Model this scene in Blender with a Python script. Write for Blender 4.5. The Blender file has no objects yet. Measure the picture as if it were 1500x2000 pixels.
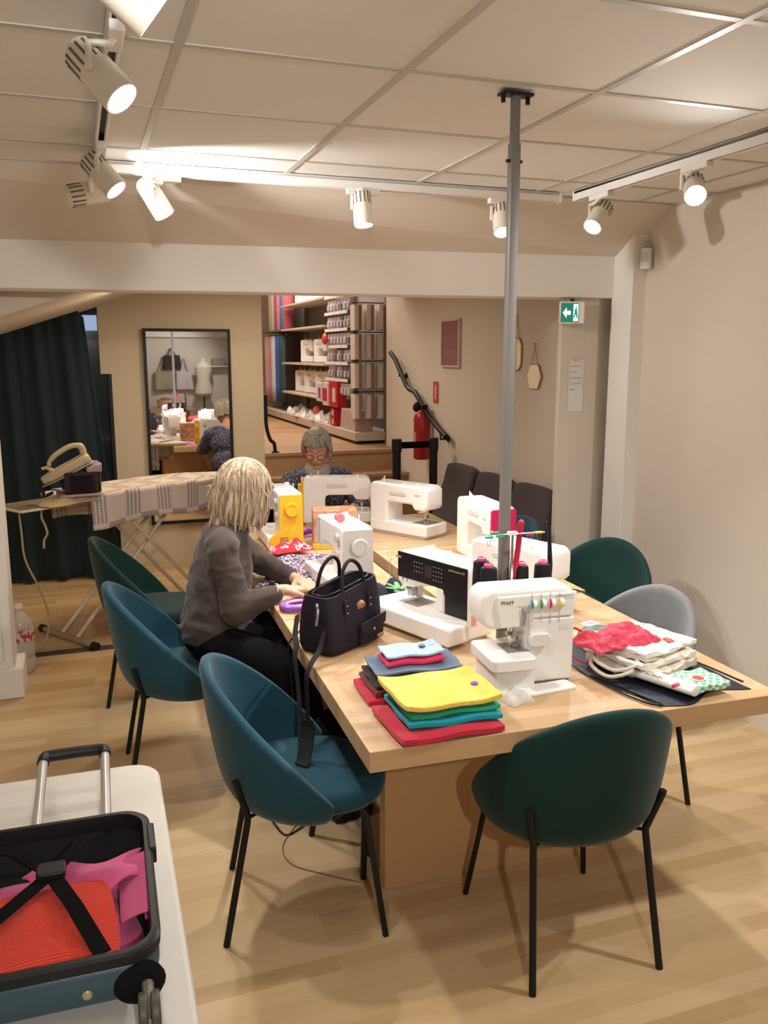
import bpy, bmesh, math, random
from math import sin, cos, pi, radians, sqrt, atan2
from mathutils import Vector, Matrix, Euler
random.seed(7)
S = bpy.context.scene
COL = S.collection
# ------------------------------------------------------------------ camera
cam_d = bpy.data.cameras.new('camera'); cam = bpy.data.objects.new('camera', cam_d); COL.objects.link(cam)
cam_d.sensor_fit = 'VERTICAL'; cam_d.sensor_height = 36.0; cam_d.lens = 36.0 * 1677 / 2000.0
cam_d.clip_start = 0.05; cam_d.clip_end = 60
cam.location = (0, 0, 1.75)
cam.rotation_euler = (radians(90 - 10.45), 0, radians(-19.54))
S.camera = cam
# ------------------------------------------------------------------ view / world
S.view_settings.view_transform = 'Standard'; S.view_settings.look = 'None'
S.view_settings.gamma = 1.0; S.view_settings.use_curve_mapping = False
S.view_settings.exposure = 0.12
W = bpy.data.worlds.new('world'); S.world = W; W.use_nodes = True
W.node_tree.nodes['Background'].inputs[0].default_value = (1.0, 0.8, 0.62, 1)
W.node_tree.nodes['Background'].inputs[1].default_value = 0.03
WARM = (1.0, 0.975, 0.94)
SPOT_W = 48.0        # watt of every track lamp
SPOT_ANGLE = 118
SPOT_BLEND = 0.75

def area_light(name, loc, size, watt, color=WARM, rot=(0, 0, 0)):
    d = bpy.data.lights.new(name, 'AREA'); d.shape = 'RECTANGLE'; d.size, d.size_y = size; d.energy = watt; d.color = color
    o = bpy.data.objects.new(name, d); COL.objects.link(o); o.location = loc; o.rotation_euler = rot
    return o
# ceiling lamps of the shop upstairs, then added fill lights behind the beam
area_light('shop_ceiling_light', (1.9, 9.6, 3.35), (1.6, 3.0), 120, (1.0, 0.86, 0.74))
area_light('passage_fill_light', (1.3, 6.2, 2.33), (0.5, 0.5), 16, (1.0, 0.84, 0.66))  # added fill to brighten the passage, no fixture seen there
area_light('alcove_fill_light', (0.45, 5.6, 2.12), (0.3, 0.6), 12, (1.0, 0.78, 0.52), (0, radians(18), 0))  # added warm fill for the ironing corner, no lamp seen
# ------------------------------------------------------------------ materials
MATS = {}
def mat(name, col, rough=0.6, metal=0.0, noise=0.0, nscale=20.0, bump=0.0, bscale=200.0, spec=0.5, sheen=0.0, emit=None, es=0.0, alpha=1.0, trans=0.0, stretch=None):
    if name in MATS: return MATS[name]
    m = bpy.data.materials.new(name); m.use_nodes = True; nt = m.node_tree; b = nt.nodes['Principled BSDF']
    b.inputs['Base Color'].default_value = (*col, 1); b.inputs['Roughness'].default_value = rough
    b.inputs['Metallic'].default_value = metal; b.inputs['Specular IOR Level'].default_value = spec
    if sheen: b.inputs['Sheen Weight'].default_value = sheen; b.inputs['Sheen Roughness'].default_value = 0.4
    if emit: b.inputs['Emission Color'].default_value = (*emit, 1); b.inputs['Emission Strength'].default_value = es
    if alpha < 1: b.inputs['Alpha'].default_value = alpha
    if trans: b.inputs['Transmission Weight'].default_value = trans
    tc = nt.nodes.new('ShaderNodeTexCoord')
    mp = nt.nodes.new('ShaderNodeMapping'); nt.links.new(tc.outputs['Object'], mp.inputs[0])
    if stretch: mp.inputs['Scale'].default_value = stretch
    if noise or True:
        n = nt.nodes.new('ShaderNodeTexNoise'); n.inputs['Scale'].default_value = nscale; n.inputs['Detail'].default_value = 4
        nt.links.new(mp.outputs[0], n.inputs['Vector'])
        mx = nt.nodes.new('ShaderNodeMix'); mx.data_type = 'RGBA'
        k = max(noise, 0.02)
        mx.inputs[6].default_value = (*[c * (1 - k) for c in col], 1); mx.inputs[7].default_value = (*[min(1, c * (1 + k)) for c in col], 1)
        nt.links.new(n.outputs['Fac'], mx.inputs[0]); nt.links.new(mx.outputs[2], b.inputs['Base Color'])
    if bump:
        n2 = nt.nodes.new('ShaderNodeTexNoise'); n2.inputs['Scale'].default_value = bscale; nt.links.new(mp.outputs[0], n2.inputs['Vector'])
        bp = nt.nodes.new('ShaderNodeBump'); bp.inputs['Strength'].default_value = bump; bp.inputs['Distance'].default_value = 0.002
        nt.links.new(n2.outputs['Fac'], bp.inputs['Height']); nt.links.new(bp.outputs[0], b.inputs['Normal'])
    MATS[name] = m
    return m
def nodes(m): return m.node_tree, m.node_tree.nodes['Principled BSDF']

def wood_mat(name, c1, c2, row, length, rough=0.4, rot=0.0, grain=0.35, gap=0.0, coat=0.0):
    m = bpy.data.materials.new(name); m.use_nodes = True; nt, b = nodes(m)
    tc = nt.nodes.new('ShaderNodeTexCoord'); mp = nt.nodes.new('ShaderNodeMapping'); mp.inputs['Rotation'].default_value = (0, 0, rot)
    nt.links.new(tc.outputs['Object'], mp.inputs[0])
    br = nt.nodes.new('ShaderNodeTexBrick'); br.offset = 0.37; br.offset_frequency = 3; br.squash = 1.0
    br.inputs['Color1'].default_value = (0, 0, 0, 1); br.inputs['Color2'].default_value = (1, 1, 1, 1); br.inputs['Mortar'].default_value = (0.5, 0.5, 0.5, 1)
    br.inputs['Scale'].default_value = 1.0; br.inputs['Mortar Size'].default_value = gap; br.inputs['Mortar Smooth'].default_value = 0
    br.inputs['Brick Width'].default_value = length; br.inputs['Row Height'].default_value = row
    nt.links.new(mp.outputs[0], br.inputs['Vector'])
    n = nt.nodes.new('ShaderNodeTexNoise'); mp2 = nt.nodes.new('ShaderNodeMapping'); mp2.inputs['Scale'].default_value = (2.0, 40, 40)
    nt.links.new(mp.outputs[0], mp2.inputs[0]); nt.links.new(mp2.outputs[0], n.inputs['Vector']); n.inputs['Scale'].default_value = 1.6; n.inputs['Detail'].default_value = 6
    n.inputs['Roughness'].default_value = 0.62
    ad = nt.nodes.new('ShaderNodeMath'); ad.operation = 'MULTIPLY_ADD'; ad.inputs[1].default_value = grain; 
    sub = nt.nodes.new('ShaderNodeMath'); sub.operation = 'SUBTRACT'; sub.inputs[1].default_value = 0.5
    nt.links.new(n.outputs['Fac'], sub.inputs[0]); nt.links.new(sub.outputs[0], ad.inputs[0])
    mul = nt.nodes.new('ShaderNodeMath'); mul.operation = 'MULTIPLY'; mul.inputs[1].default_value = 0.9
    sep = nt.nodes.new('ShaderNodeSeparateColor'); nt.links.new(br.outputs['Color'], sep.inputs[0]); nt.links.new(sep.outputs[0], mul.inputs[0]); nt.links.new(mul.outputs[0], ad.inputs[2])
    cr = nt.nodes.new('ShaderNodeMix'); cr.data_type = 'RGBA'; cr.inputs[6].default_value = (*c1, 1); cr.inputs[7].default_value = (*c2, 1); cr.clamp_factor = True
    nt.links.new(ad.outputs[0], cr.inputs[0]); nt.links.new(cr.outputs[2], b.inputs['Base Color'])
    b.inputs['Roughness'].default_value = rough; b.inputs['Coat Weight'].default_value = coat
    return m

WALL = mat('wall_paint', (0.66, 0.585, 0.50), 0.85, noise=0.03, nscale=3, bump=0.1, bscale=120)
WALLW = mat('white_paint', (0.84, 0.80, 0.74), 0.7, noise=0.02, nscale=4)
CEIL = mat('ceiling_tile', (0.74, 0.715, 0.675), 0.9, noise=0.03, nscale=120)
GRID = mat('grid_paint', (0.50, 0.47, 0.42), 0.5)
TRACKW = mat('track_white', (0.86, 0.83, 0.79), 0.45)
LAMPW = mat('lamp_white', (0.83, 0.77, 0.66), 0.4)
LENS = mat('lamp_lens', (1, 1, 1), 0.3, emit=(1.0, 0.97, 0.95), es=12)
FLOOR = wood_mat('floor_laminate', (0.50, 0.325, 0.155), (0.66, 0.475, 0.27), 0.066, 0.62, 0.38, 0, 0.55)
TABLE = wood_mat('table_beech', (0.48, 0.295, 0.145), (0.60, 0.415, 0.24), 0.045, 0.55, 0.38, radians(2), 0.3)
TABLEV = wood_mat('table_panel', (0.50, 0.28, 0.12), (0.63, 0.38, 0.19), 0.09, 0.5, 0.42, 0, 0.3)
STEPW = wood_mat('stair_wood', (0.30, 0.16, 0.075), (0.40, 0.235, 0.12), 0.2, 1.3, 0.45, 0, 0.4)
BLACK = mat('black_metal', (0.008, 0.008, 0.009), 0.5, 0.0, spec=0.3)
BLACKP = mat('black_plastic', (0.010, 0.010, 0.011), 0.45, spec=0.3)
GREYM = mat('grey_steel', (0.185, 0.172, 0.158), 0.45, 0.0)
CHROME = mat('chrome', (0.75, 0.74, 0.72), 0.18, 1.0)
STEEL = mat('steel_plate', (0.45, 0.44, 0.44), 0.35, 0.8)
WHITEP = mat('white_plastic', (0.84, 0.80, 0.77), 0.32)
WHITE2 = mat('cream_plastic', (0.80, 0.77, 0.72), 0.35)
GREYP = mat('grey_plastic', (0.50, 0.47, 0.45), 0.4)
LGREY = mat('light_grey_plastic', (0.62, 0.585, 0.56), 0.4)
YELLOWP = mat('yellow_plastic', (0.78, 0.42, 0.02), 0.35)
MAGP = mat('magenta_plastic', (0.55, 0.01, 0.10), 0.35)
DARKP = mat('dark_panel', (0.012, 0.010, 0.011), 0.35, spec=0.3)
TEAL = mat('teal_velvet', (0.012, 0.064, 0.095), 0.8, noise=0.12, nscale=14, bump=0.15, bscale=400, sheen=0.2, spec=0.25)
GREEN = mat('dark_green_velvet', (0.004, 0.030, 0.025), 0.8, noise=0.12, nscale=14, bump=0.15, bscale=400, sheen=0.12, spec=0.25)
GREYV = mat('grey_velvet', (0.16, 0.165, 0.17), 0.8, noise=0.15, nscale=30, bump=0.2, bscale=400, sheen=0.4)
GREYB = mat('taupe_fabric', (0.065, 0.048, 0.05), 0.9, noise=0.12, nscale=20, bump=0.2, bscale=300)
BLACKF = mat('black_fabric', (0.006, 0.005, 0.006), 1.0, noise=0.2, nscale=40, spec=0.08)

# ------------------------------------------------------------------ mesh kit
class M:
    def __init__(s): s.v = []; s.f = []
    def add(s, v, f):
        n = len(s.v); s.v += [tuple(p) for p in v]; s.f += [tuple(i + n for i in q) for q in f]; return s
    def box(s, c, d, rot=None):
        x, y, z = [k / 2 for k in d]; R = Euler(rot).to_matrix() if rot else None; vs = []
        for a in (-x, x):
            for b in (-y, y):
                for e in (-z, z):
                    p = Vector((a, b, e)); p = R @ p if R else p; vs.append(p + Vector(c))
        return s.add(vs, [(0, 1, 3, 2), (4, 6, 7, 5), (0, 4, 5, 1), (2, 3, 7, 6), (0, 2, 6, 4), (1, 5, 7, 3)])
    def b2(s, p, q): return s.box([(a + b) / 2 for a, b in zip(p, q)], [abs(b - a) for a, b in zip(p, q)])
    def tube(s, pts, r, n=8, closed=False):
        pts = [Vector(p) for p in pts]; k = len(pts); rr = r if isinstance(r, (list, tuple)) else [r] * k
        rings = []; up = None
        for i, p in enumerate(pts):
            if closed: t = pts[(i + 1) % k] - pts[i - 1]
            else: t = pts[min(i + 1, k - 1)] - pts[max(i - 1, 0)]
            if t.length < 1e-9: t = Vector((0, 0, 1))
            t.normalize()
            if up is None: up = Vector((0, 0, 1)) if abs(t.z) < 0.9 else Vector((1, 0, 0))
            a = up - t * up.dot(t)
            if a.length < 1e-6: a = t.orthogonal()
            a.normalize(); up = a; b = t.cross(a)
            rings.append([p + (a * cos(2 * pi * j / n) + b * sin(2 * pi * j / n)) * rr[i] for j in range(n)])
        vs = [v for R in rings for v in R]; fs = []
        for i in range(k if closed else k - 1):
            for j in range(n):
                A = i * n + j; B = i * n + (j + 1) % n; C = ((i + 1) % k) * n + (j + 1) % n; D = ((i + 1) % k) * n + j
                fs.append((A, B, C, D))
        if not closed: fs.append(tuple(range(n - 1, -1, -1))); fs.append(tuple((k - 1) * n + j for j in range(n)))
        return s.add(vs, fs)
    def cyl(s, p, q, r, r2=None, n=20): return s.tube([p, q], [r, r if r2 is None else r2], n)
    def prism(s, pts, h0, h1, axis='z'):
        k = len(pts)
        def m(a, b, h): return {'z': (a, b, h), 'y': (a, h, b), 'x': (h, a, b)}[axis]
        vs = [m(a, b, h0) for a, b in pts] + [m(a, b, h1) for a, b in pts]
        fs = [tuple(range(k - 1, -1, -1)), tuple(range(k, 2 * k))] + [(i, (i + 1) % k, k + (i + 1) % k, k + i) for i in range(k)]
        return s.add(vs, fs)
    def lathe(s, prof, c=(0, 0, 0), n=24, sx=1, sy=1, pw=2.0):
        vs = []; fs = []; k = len(prof)
        for r, z in prof:
            for j in range(n):
                a = 2 * pi * j / n; ca, sa = cos(a), sin(a)
                e = 2.0 / pw; X = math.copysign(abs(ca) ** e, ca); Y = math.copysign(abs(sa) ** e, sa)
                vs.append((c[0] + r * X * sx, c[1] + r * Y * sy, c[2] + z))
        for i in range(k - 1):
            for j in range(n): fs.append((i * n + j, i * n + (j + 1) % n, (i + 1) * n + (j + 1) % n, (i + 1) * n + j))
        fs.append(tuple(range(n - 1, -1, -1))); fs.append(tuple((k - 1) * n + j for j in range(n)))
        return s.add(vs, fs)
    def ell(s, c, r, rot=None, n=16, m=10):
        R = Euler(rot).to_matrix() if rot else None
        if not isinstance(r, (tuple, list)): r = (r, r, r)
        vs = []; fs = []
        for i in range(1, m):
            t = pi * i / m
            for j in range(n):
                p = Vector((r[0] * sin(t) * cos(2 * pi * j / n), r[1] * sin(t) * sin(2 * pi * j / n), r[2] * cos(t))); p = R @ p if R else p; vs.append(p + Vector(c))
        T = Vector((0, 0, r[2])); B = Vector((0, 0, -r[2]))
        if R: T = R @ T; B = R @ B
        vs += [T + Vector(c), B + Vector(c)]; a = (m - 1) * n
        for i in range(m - 2):
            for j in range(n): fs.append((i * n + j, (i + 1) * n + j, (i + 1) * n + (j + 1) % n, i * n + (j + 1) % n))
        for j in range(n): fs.append((a, j, (j + 1) % n)); fs.append((a + 1, (m - 2) * n + (j + 1) % n, (m - 2) * n + j))
        return s.add(vs, fs)
    def cap(s, p, q, r0, r1=None, n=14):
        r1 = r0 if r1 is None else r1; p = Vector(p); q = Vector(q); d = (q - p); L = d.length; d = d / L if L > 1e-9 else Vector((0, 0, 1))
        pts = []; rs = []
        for i in range(5):
            a = pi / 2 * (1 - i / 4); pts.append(p - d * r0 * sin(a)); rs.append(max(r0 * cos(a), r0 * 0.02))
        for i in range(5):
            a = pi / 2 * i / 4; pts.append(q + d * r1 * sin(a)); rs.append(max(r1 * cos(a), r1 * 0.02))
        return s.tube(pts, rs, n)
    def grid(s, fn, nu, nv):
        vs = [fn(i / nu, j / nv) for i in range(nu + 1) for j in range(nv + 1)]
        fs = [(i * (nv + 1) + j, (i + 1) * (nv + 1) + j, (i + 1) * (nv + 1) + j + 1, i * (nv + 1) + j + 1) for i in range(nu) for j in range(nv)]
        return s.add(vs, fs)
    def xf(s, mtx):
        s.v = [tuple(mtx @ Vector(p)) for p in s.v]; return s
def rotz(a, c=(0, 0, 0)): return Matrix.Translation(Vector(c)) @ Matrix.Rotation(a, 4, 'Z') @ Matrix.Translation(-Vector(c))

def obj(name, m, mt, parent=None, bevel=0, seg=2, sub=0, smooth=True, loc=None, rot=None, solid=0, ang=40):
    me = bpy.data.meshes.new(name); me.from_pydata(m.v, [], m.f)
    bm = bmesh.new(); bm.from_mesh(me); bmesh.ops.recalc_face_normals(bm, faces=bm.faces); bm.to_mesh(me); bm.free()
    mats = mt if isinstance(mt, list) else [mt]
    for k in mats: me.materials.append(k)
    if smooth:
        me.polygons.foreach_set('use_smooth', [True] * len(me.polygons))
        if not sub: me.set_sharp_from_angle(angle=radians(ang))
    o = bpy.data.objects.new(name, me); COL.objects.link(o)
    if parent: o.parent = parent
    if loc: o.location = loc
    if rot: o.rotation_euler = rot
    if solid:
        md = o.modifiers.new('solid', 'SOLIDIFY'); md.thickness = solid; md.offset = 0
    if bevel:
        md = o.modifiers.new('bevel', 'BEVEL'); md.width = bevel; md.segments = seg; md.limit_method = 'ANGLE'; md.angle_limit = radians(35); md.harden_normals = False
    if sub:
        md = o.modifiers.new('sub', 'SUBSURF'); md.levels = sub; md.render_levels = sub
    return o
def tag(o, label, cat, group=None, kind=None):
    if label: o['label'] = label
    if cat: o['category'] = cat
    if group: o['group'] = group
    if kind: o['kind'] = kind
    return o
def thing(name, label, cat, loc=(0, 0, 0), rz=0, group=None, rot=None):
    o = bpy.data.objects.new(name, None); o.empty_display_size = 0.1; COL.objects.link(o); o.location = loc
    o.rotation_euler = rot if rot else (0, 0, rz)
    return tag(o, label, cat, group)
def struct(name, m, mt, label=None, cat=None, **k):
    o = obj(name, m, mt, **k); o['kind'] = 'structure'
    if label: o['label'] = label
    if cat: o['category'] = cat
    return o
def dup(root, loc, rz=None, label=None, group=None, mats=None):
    r = root.copy(); COL.objects.link(r); r.location = loc
    if rz is not None: r.rotation_euler = (0, 0, rz)
    if label: r['label'] = label
    if group: r['group'] = group
    def rec(src, dst):
        for ch in list(src.children):
            c = ch.copy(); COL.objects.link(c); c.parent = dst
            if mats and c.data and c.data.materials and c.data.materials[0].name in mats:
                c.data = c.data.copy(); c.data.materials[0] = mats[c.data.materials[0].name]
            rec(ch, c)
    rec(root, r)
    return r
def remesh(m, voxel, smooth=4, fac=0.6):
    me = bpy.data.meshes.new('tmp'); me.from_pydata(m.v, [], m.f)
    o = bpy.data.objects.new('tmp', me); COL.objects.link(o)
    md = o.modifiers.new('r', 'REMESH'); md.mode = 'VOXEL'; md.voxel_size = voxel
    if smooth: s = o.modifiers.new('s', 'SMOOTH'); s.iterations = smooth; s.factor = fac
    dg = bpy.context.evaluated_depsgraph_get(); ev = o.evaluated_get(dg); e = ev.to_mesh()
    r = M(); r.v = [tuple(v.co) for v in e.vertices]; r.f = [tuple(p.vertices) for p in e.polygons]
    ev.to_mesh_clear(); bpy.data.objects.remove(o); bpy.data.meshes.remove(me)
    return r
def text(name, s, size, mt, parent, loc, rot, depth=0.0004, label=None):
    c = bpy.data.curves.new(name, 'FONT'); c.body = s; c.size = size; c.extrude = depth; c.align_x = 'CENTER'; c.align_y = 'CENTER'; c.resolution_u = 3
    t = bpy.data.objects.new(name, c); COL.objects.link(t)
    dg = bpy.context.evaluated_depsgraph_get(); me = bpy.data.meshes.new_from_object(t.evaluated_get(dg))
    bpy.data.objects.remove(t); bpy.data.curves.remove(c)
    o = bpy.data.objects.new(name, me); COL.objects.link(o); me.materials.clear(); me.materials.append(mt)
    o.location = loc; o.rotation_euler = rot
    if parent: o.parent = parent
    return o
def bez(pts, n=8):
    P = [Vector(p) for p in pts]; out = []
    Q = [P[0] * 2 - P[1]] + P + [P[-1] * 2 - P[-2]]
    for i in range(1, len(Q) - 2):
        a, b, c, d = Q[i - 1:i + 3]
        for k in range(n):
            t = k / n
            out.append(0.5 * ((2 * b) + (c - a) * t + (2 * a - 5 * b + 4 * c - d) * t * t + (3 * b - a - 3 * c + d) * t ** 3))
    out.append(P[-1]); return out
def rrect(x0, y0, x1, y1, r, n=5):
    out = []
    for cx, cy, a0 in ((x1 - r, y1 - r, 0), (x0 + r, y1 - r, 90), (x0 + r, y0 + r, 180), (x1 - r, y0 + r, 270)):
        for i in range(n + 1):
            a = radians(a0 + 90 * i / n); out.append((cx + r * cos(a), cy + r * sin(a)))
    return out
from mathutils import noise as mnoise
def folds(m, amp, sc):
    me = bpy.data.meshes.new('t'); me.from_pydata(m.v, [], m.f); me.update()
    nn = [v.normal.copy() for v in me.vertices]; bpy.data.meshes.remove(me)
    out = []
    for p, n in zip(m.v, nn):
        q = Vector((p[0] * sc, p[1] * sc, p[2] * sc * 1.6)); w = mnoise.noise(q) + 0.5 * mnoise.noise(q * 2.3 + Vector((3, 1, 7)))
        w = 1 - 2 * abs(w) ** 0.8; out.append(tuple(Vector(p) + n * amp * w * 0.8))
    m.v = out; return m
#@@STRUCT
# ------------------------------------------------------------------ setting
def by(x): return 4.53 - 0.103 * x          # front line of the beam
XR = 2.95; XL = -1.3; YB = -2.6; ZC = 2.506
struct('floor', M().b2((-1.6, YB - 0.1, -0.1), (3.3, 13, 0)), FLOOR, smooth=False)
struct('ceiling', M().b2((XL, YB, ZC), (XR + 0.1, 3.88, ZC + 0.08)), CEIL, smooth=False)
g = M()
for i in range(-2, 5): x = 0.290 + 0.606 * i; g.b2((x - 0.012, YB, ZC - 0.0035), (x + 0.012, 3.86, ZC + 0.002))
for j in range(-8, 3): y = 2.342 + 0.593 * j; g.b2((XL, y - 0.011, ZC - 0.0031), (XR, y + 0.011, ZC + 0.002))
g.b2((XL, 3.845, ZC - 0.007), (XR, 3.865, ZC)); g.b2((XR - 0.02, YB, ZC - 0.007), (XR, 3.86, ZC))
struct('trim_1', g, GRID, smooth=False, label='white metal grid of the suspended tile ceiling')
# sloping soffit between the tiled ceiling and the beam, then the beam
def soff(u, v):
    x = XL + (XR - XL) * u; return (x, 3.86 + (by(x) - 3.86) * v, ZC + (2.285 - ZC) * v)
so = M().grid(soff, 1, 1)
struct('ceiling_1', so, WALL, solid=0.01, smooth=False)
bm_ = M().prism([(XL, by(XL)), (XR + 0.1, by(XR + 0.1)), (XR + 0.1, by(XR + 0.1) + 0.22), (XL, by(XL) + 0.22)], 2.056, 2.6)
struct('trim_2', bm_, WALLW, bevel=0.006, smooth=False, label='white painted beam across the room')
# walls
struct('wall_right', M().b2((XR, YB, 0), (XR + 0.12, 4.46, 2.7)), WALL, smooth=False)
struct('wall_left', M().b2((XL - 0.12, YB, 0), (XL, 7.5, 2.7)), WALL, smooth=False)
struct('wall_near', M().b2((XL - 0.12, YB - 0.12, 0), (XR + 0.12, YB, 2.7)), WALL, smooth=False)
struct('trim_3', M().b2((XL, YB, 2.06), (XR, YB + 0.12, ZC)), WALLW, smooth=False, label='white bulkhead along the top of the rear wall')
struct('wall_pier', M().prism([(2.585, 4.30), (2.82, 4.30), (XR + 0.01, 4.36), (XR + 0.12, 4.36), (XR + 0.12, 4.40), (2.73, 4.40), (2.585, 4.34)], 0, 2.6), WALL, smooth=False)
struct('wall_passage', M().prism([(2.72, 4.38), (2.84, 4.38), (2.84, 7.6), (2.72, 7.6)], 0, 2.6), WALL, smooth=False)
struct('wall_far', M().b2((0.27, 7.3, 0), (1.5, 7.45, 2.6)).b2((0.19, 7.3, 1.59), (0.27, 7.45, 2.6)).b2((XL, 7.3, 2.12), (0.19, 7.45, 2.6)).b2((XL, 7.3, 0), (-0.95, 7.45, 2.12)), mat('far_wall_paint', (0.60, 0.50, 0.36), 0.85, noise=0.03, nscale=3), smooth=False)
struct('ceiling_2', M().prism([(0.9, 2.35), (2.73, 2.35), (2.73, 2.6), (0.9, 2.6)], 4.62, 7.32, 'y').prism([(XL, 1.62), (0.9, 2.35), (0.9, 2.6), (XL, 2.6)], 4.87, 7.46, 'y'), WALL, smooth=False)
# column at the left end of the beam with its plinth
struct('trim_4', M().b2((-0.80, by(-0.4) + 0.02, 0), (-0.385, by(-0.4) + 0.24, 2.056)).b2((-0.82, by(-0.4) + 0.0, 0), (-0.345, by(-0.4) + 0.26, 0.16)).b2((-0.70, by(-0.4) + 0.005, 0.20), (-0.43, by(-0.4) + 0.03, 1.9)), WALLW, bevel=0.008, label='white panelled column under the left end of the beam')
# post at the right end of the beam
struct('trim_5', M().prism([(4.06, 0), (4.25, 0), (4.25, 2.30), (4.06, 2.43)], 2.865, 2.955, 'x'), WALLW, bevel=0.004, smooth=False, label='white boxed pipe post at the right end of the beam')
struct('trim_6', M().b2((-0.42, 5.20, 0.0005), (0.62, 5.28, 0.003)), mat('floor_strip', (0.06, 0.055, 0.05), 0.5), smooth=False, label='dark threshold strip across the floor')
# stairs, landing and shop beyond
st = M()
for k in range(1, 5):
    y = 7.3 - 0.28 * k; st.b2((1.5, y, 0), (2.72, 7.3, 0.9 - 0.18 * k)); st.b2((1.5, y - 0.02, 0.9 - 0.18 * k - 0.025), (2.72, y + 0.01, 0.9 - 0.18 * k + 0.002))
struct('floor_1', st, STEPW, smooth=False, label='wooden stairs up to the shop', cat='stairs')
struct('floor_2', M().b2((-0.2, 7.46, 0), (4.2, 13, 0.9)).b2((1.5, 7.3, 0), (2.72, 7.47, 0.9)).b2((1.5, 7.28, 0.875), (2.72, 7.32, 0.902)), STEPW, smooth=False, label='raised wooden shop floor')
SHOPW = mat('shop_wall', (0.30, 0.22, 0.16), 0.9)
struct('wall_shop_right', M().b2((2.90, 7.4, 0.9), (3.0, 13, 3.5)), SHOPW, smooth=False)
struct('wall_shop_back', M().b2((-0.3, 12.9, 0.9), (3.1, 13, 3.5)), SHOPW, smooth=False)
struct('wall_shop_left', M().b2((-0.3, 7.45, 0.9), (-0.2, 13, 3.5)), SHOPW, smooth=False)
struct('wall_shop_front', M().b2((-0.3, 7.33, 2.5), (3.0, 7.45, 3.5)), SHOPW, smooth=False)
struct('ceiling_3', M().b2((-0.3, 7.4, 3.5), (3.1, 13, 3.6)), CEIL, smooth=False)
# dark glazed door behind the curtain, a lit pane shows at its top
GL = mat('dark_glass', (0.01, 0.025, 0.035), 0.12)
w = struct('window_1', M().b2((-0.96, 7.37, 0.0), (0.30, 7.40, 2.3)), GL, smooth=False)
obj('pane', M().b2((-0.02, 7.355, 1.93), (0.185, 7.368, 2.05)), mat('lit_pane', (0.1, 0.12, 0.16), 0.3, emit=(0.35, 0.5, 0.75), es=0.7), w)
obj('frame', M().b2((0.05, 7.35, 0.0), (0.075, 7.37, 2.2)).b2((0.245, 7.29, 0.0), (0.272, 7.37, 1.59)), BLACKP, w)

# ------------------------------------------------------------------ lighting tracks
def track(name, p, q, label):
    t = thing(name, label, 'light track', p)
    d = Vector(q) - Vector(p); L = d.length; a = atan2(d.y, d.x)
    def R(m): return m.xf(Matrix.Rotation(a, 4, 'Z'))
    obj('rail', R(M().b2((0, -0.018, -0.03), (L, -0.010, 0.012)).b2((0, 0.010, -0.03), (L, 0.018, 0.012)).b2((0, -0.018, 0.0), (L, 0.018, 0.014))), TRACKW, t, bevel=0.001, seg=1)
    obj('slot', R(M().b2((0.002, -0.0099, -0.012), (L - 0.002, 0.0099, -0.001))), BLACKP, t, smooth=False)
    for e_ in (-0.012, L): obj('end_cap', R(M().b2((e_, -0.019, -0.031), (e_ + 0.012, 0.019, 0.015))), TRACKW, t, bevel=0.002)
    return t
ZT = 2.488
track('light_track', (0.13, -1.6, ZT), (0.13, 3.70, ZT), 'white ceiling light track running away along the left side')
track('light_track', (0.17, 3.765, ZT), (2.22, 3.775, ZT), 'white light track running across in front of the beam')
track('light_track', (2.28, -1.6, ZT), (2.28, 3.70, ZT), 'white light track running along the right side of the ceiling')
def track_lamp(px_, py_, head, aim, label, along='y', watt=1.0, on=True, angle=SPOT_ANGLE):
    """adapter on the track, drop arm, cylindrical head with cooling slots, bright lens and the lamp's own light"""
    t = thing('track_spotlight', label, 'track light', (px_, py_, ZT - 0.03), 0, 'spotlights on the ceiling tracks')
    o = Vector((px_, py_, ZT - 0.03)); h = Vector(head) - o; A = Vector(aim).normalized()
    e = (0.017, 0.075, 0.012) if along == 'y' else (0.075, 0.017, 0.012)
    obj('adapter', M().b2((-e[0], -e[1], -0.022), (e[0], e[1], 0.002)), TRACKW, t, bevel=0.003)
    side = A.cross(Vector((0, 0, 1)))
    side = Vector((-1, 0, 0)) if side.length < 0.2 else side.normalized()
    s = side * 0.047
    obj('arm', M().tube([(0, 0, -0.01), (s.x * 0.6, s.y * 0.6, -0.035), h + s + Vector((0, 0, 0.055)), h + s, h + s * 0.6], 0.0085, 8), LAMPW, t)
    q = Vector((0, 0, 1)).rotation_difference(A).to_matrix().to_4x4(); T = Matrix.Translation(h) @ q
    prof = [(0.004, -0.088), (0.030, -0.086), (0.038, -0.076), (0.041, -0.055), (0.0415, 0.0), (0.043, 0.066), (0.0435, 0.072), (0.039, 0.072), (0.037, 0.062), (0.002, 0.061)]
    b = obj('housing', M().lathe(prof, n=28).xf(T), LAMPW, t)
    sl = M()
    for k in range(7):
        a = 2 * pi * k / 14 + 0.2
        for sg in (0, pi): sl.box((0.0403 * cos(a + sg), 0.0403 * sin(a + sg), -0.045), (0.004, 0.0055, 0.05), (0, 0, a + sg))
    obj('cooling_slots', sl.xf(T), mat('slot_shadow', (0.16, 0.14, 0.11), 0.8), b)
    obj('lens', M().lathe([(0.002, 0.060), (0.0375, 0.0625), (0.0375, 0.069), (0.002, 0.071)], n=28).xf(T), LENS if on else LAMPW, t)
    if on:
        d = bpy.data.lights.new('lamp', 'SPOT'); d.energy = SPOT_W * watt; d.color = WARM; d.spot_size = radians(angle); d.spot_blend = SPOT_BLEND; d.shadow_soft_size = 0.035
        l = bpy.data.objects.new('lamp', d); COL.objects.link(l); l.parent = t
        l.location = h + A * 0.085; l.rotation_euler = Vector((0, 0, -1)).rotation_difference(A).to_euler()
    return t
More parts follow.
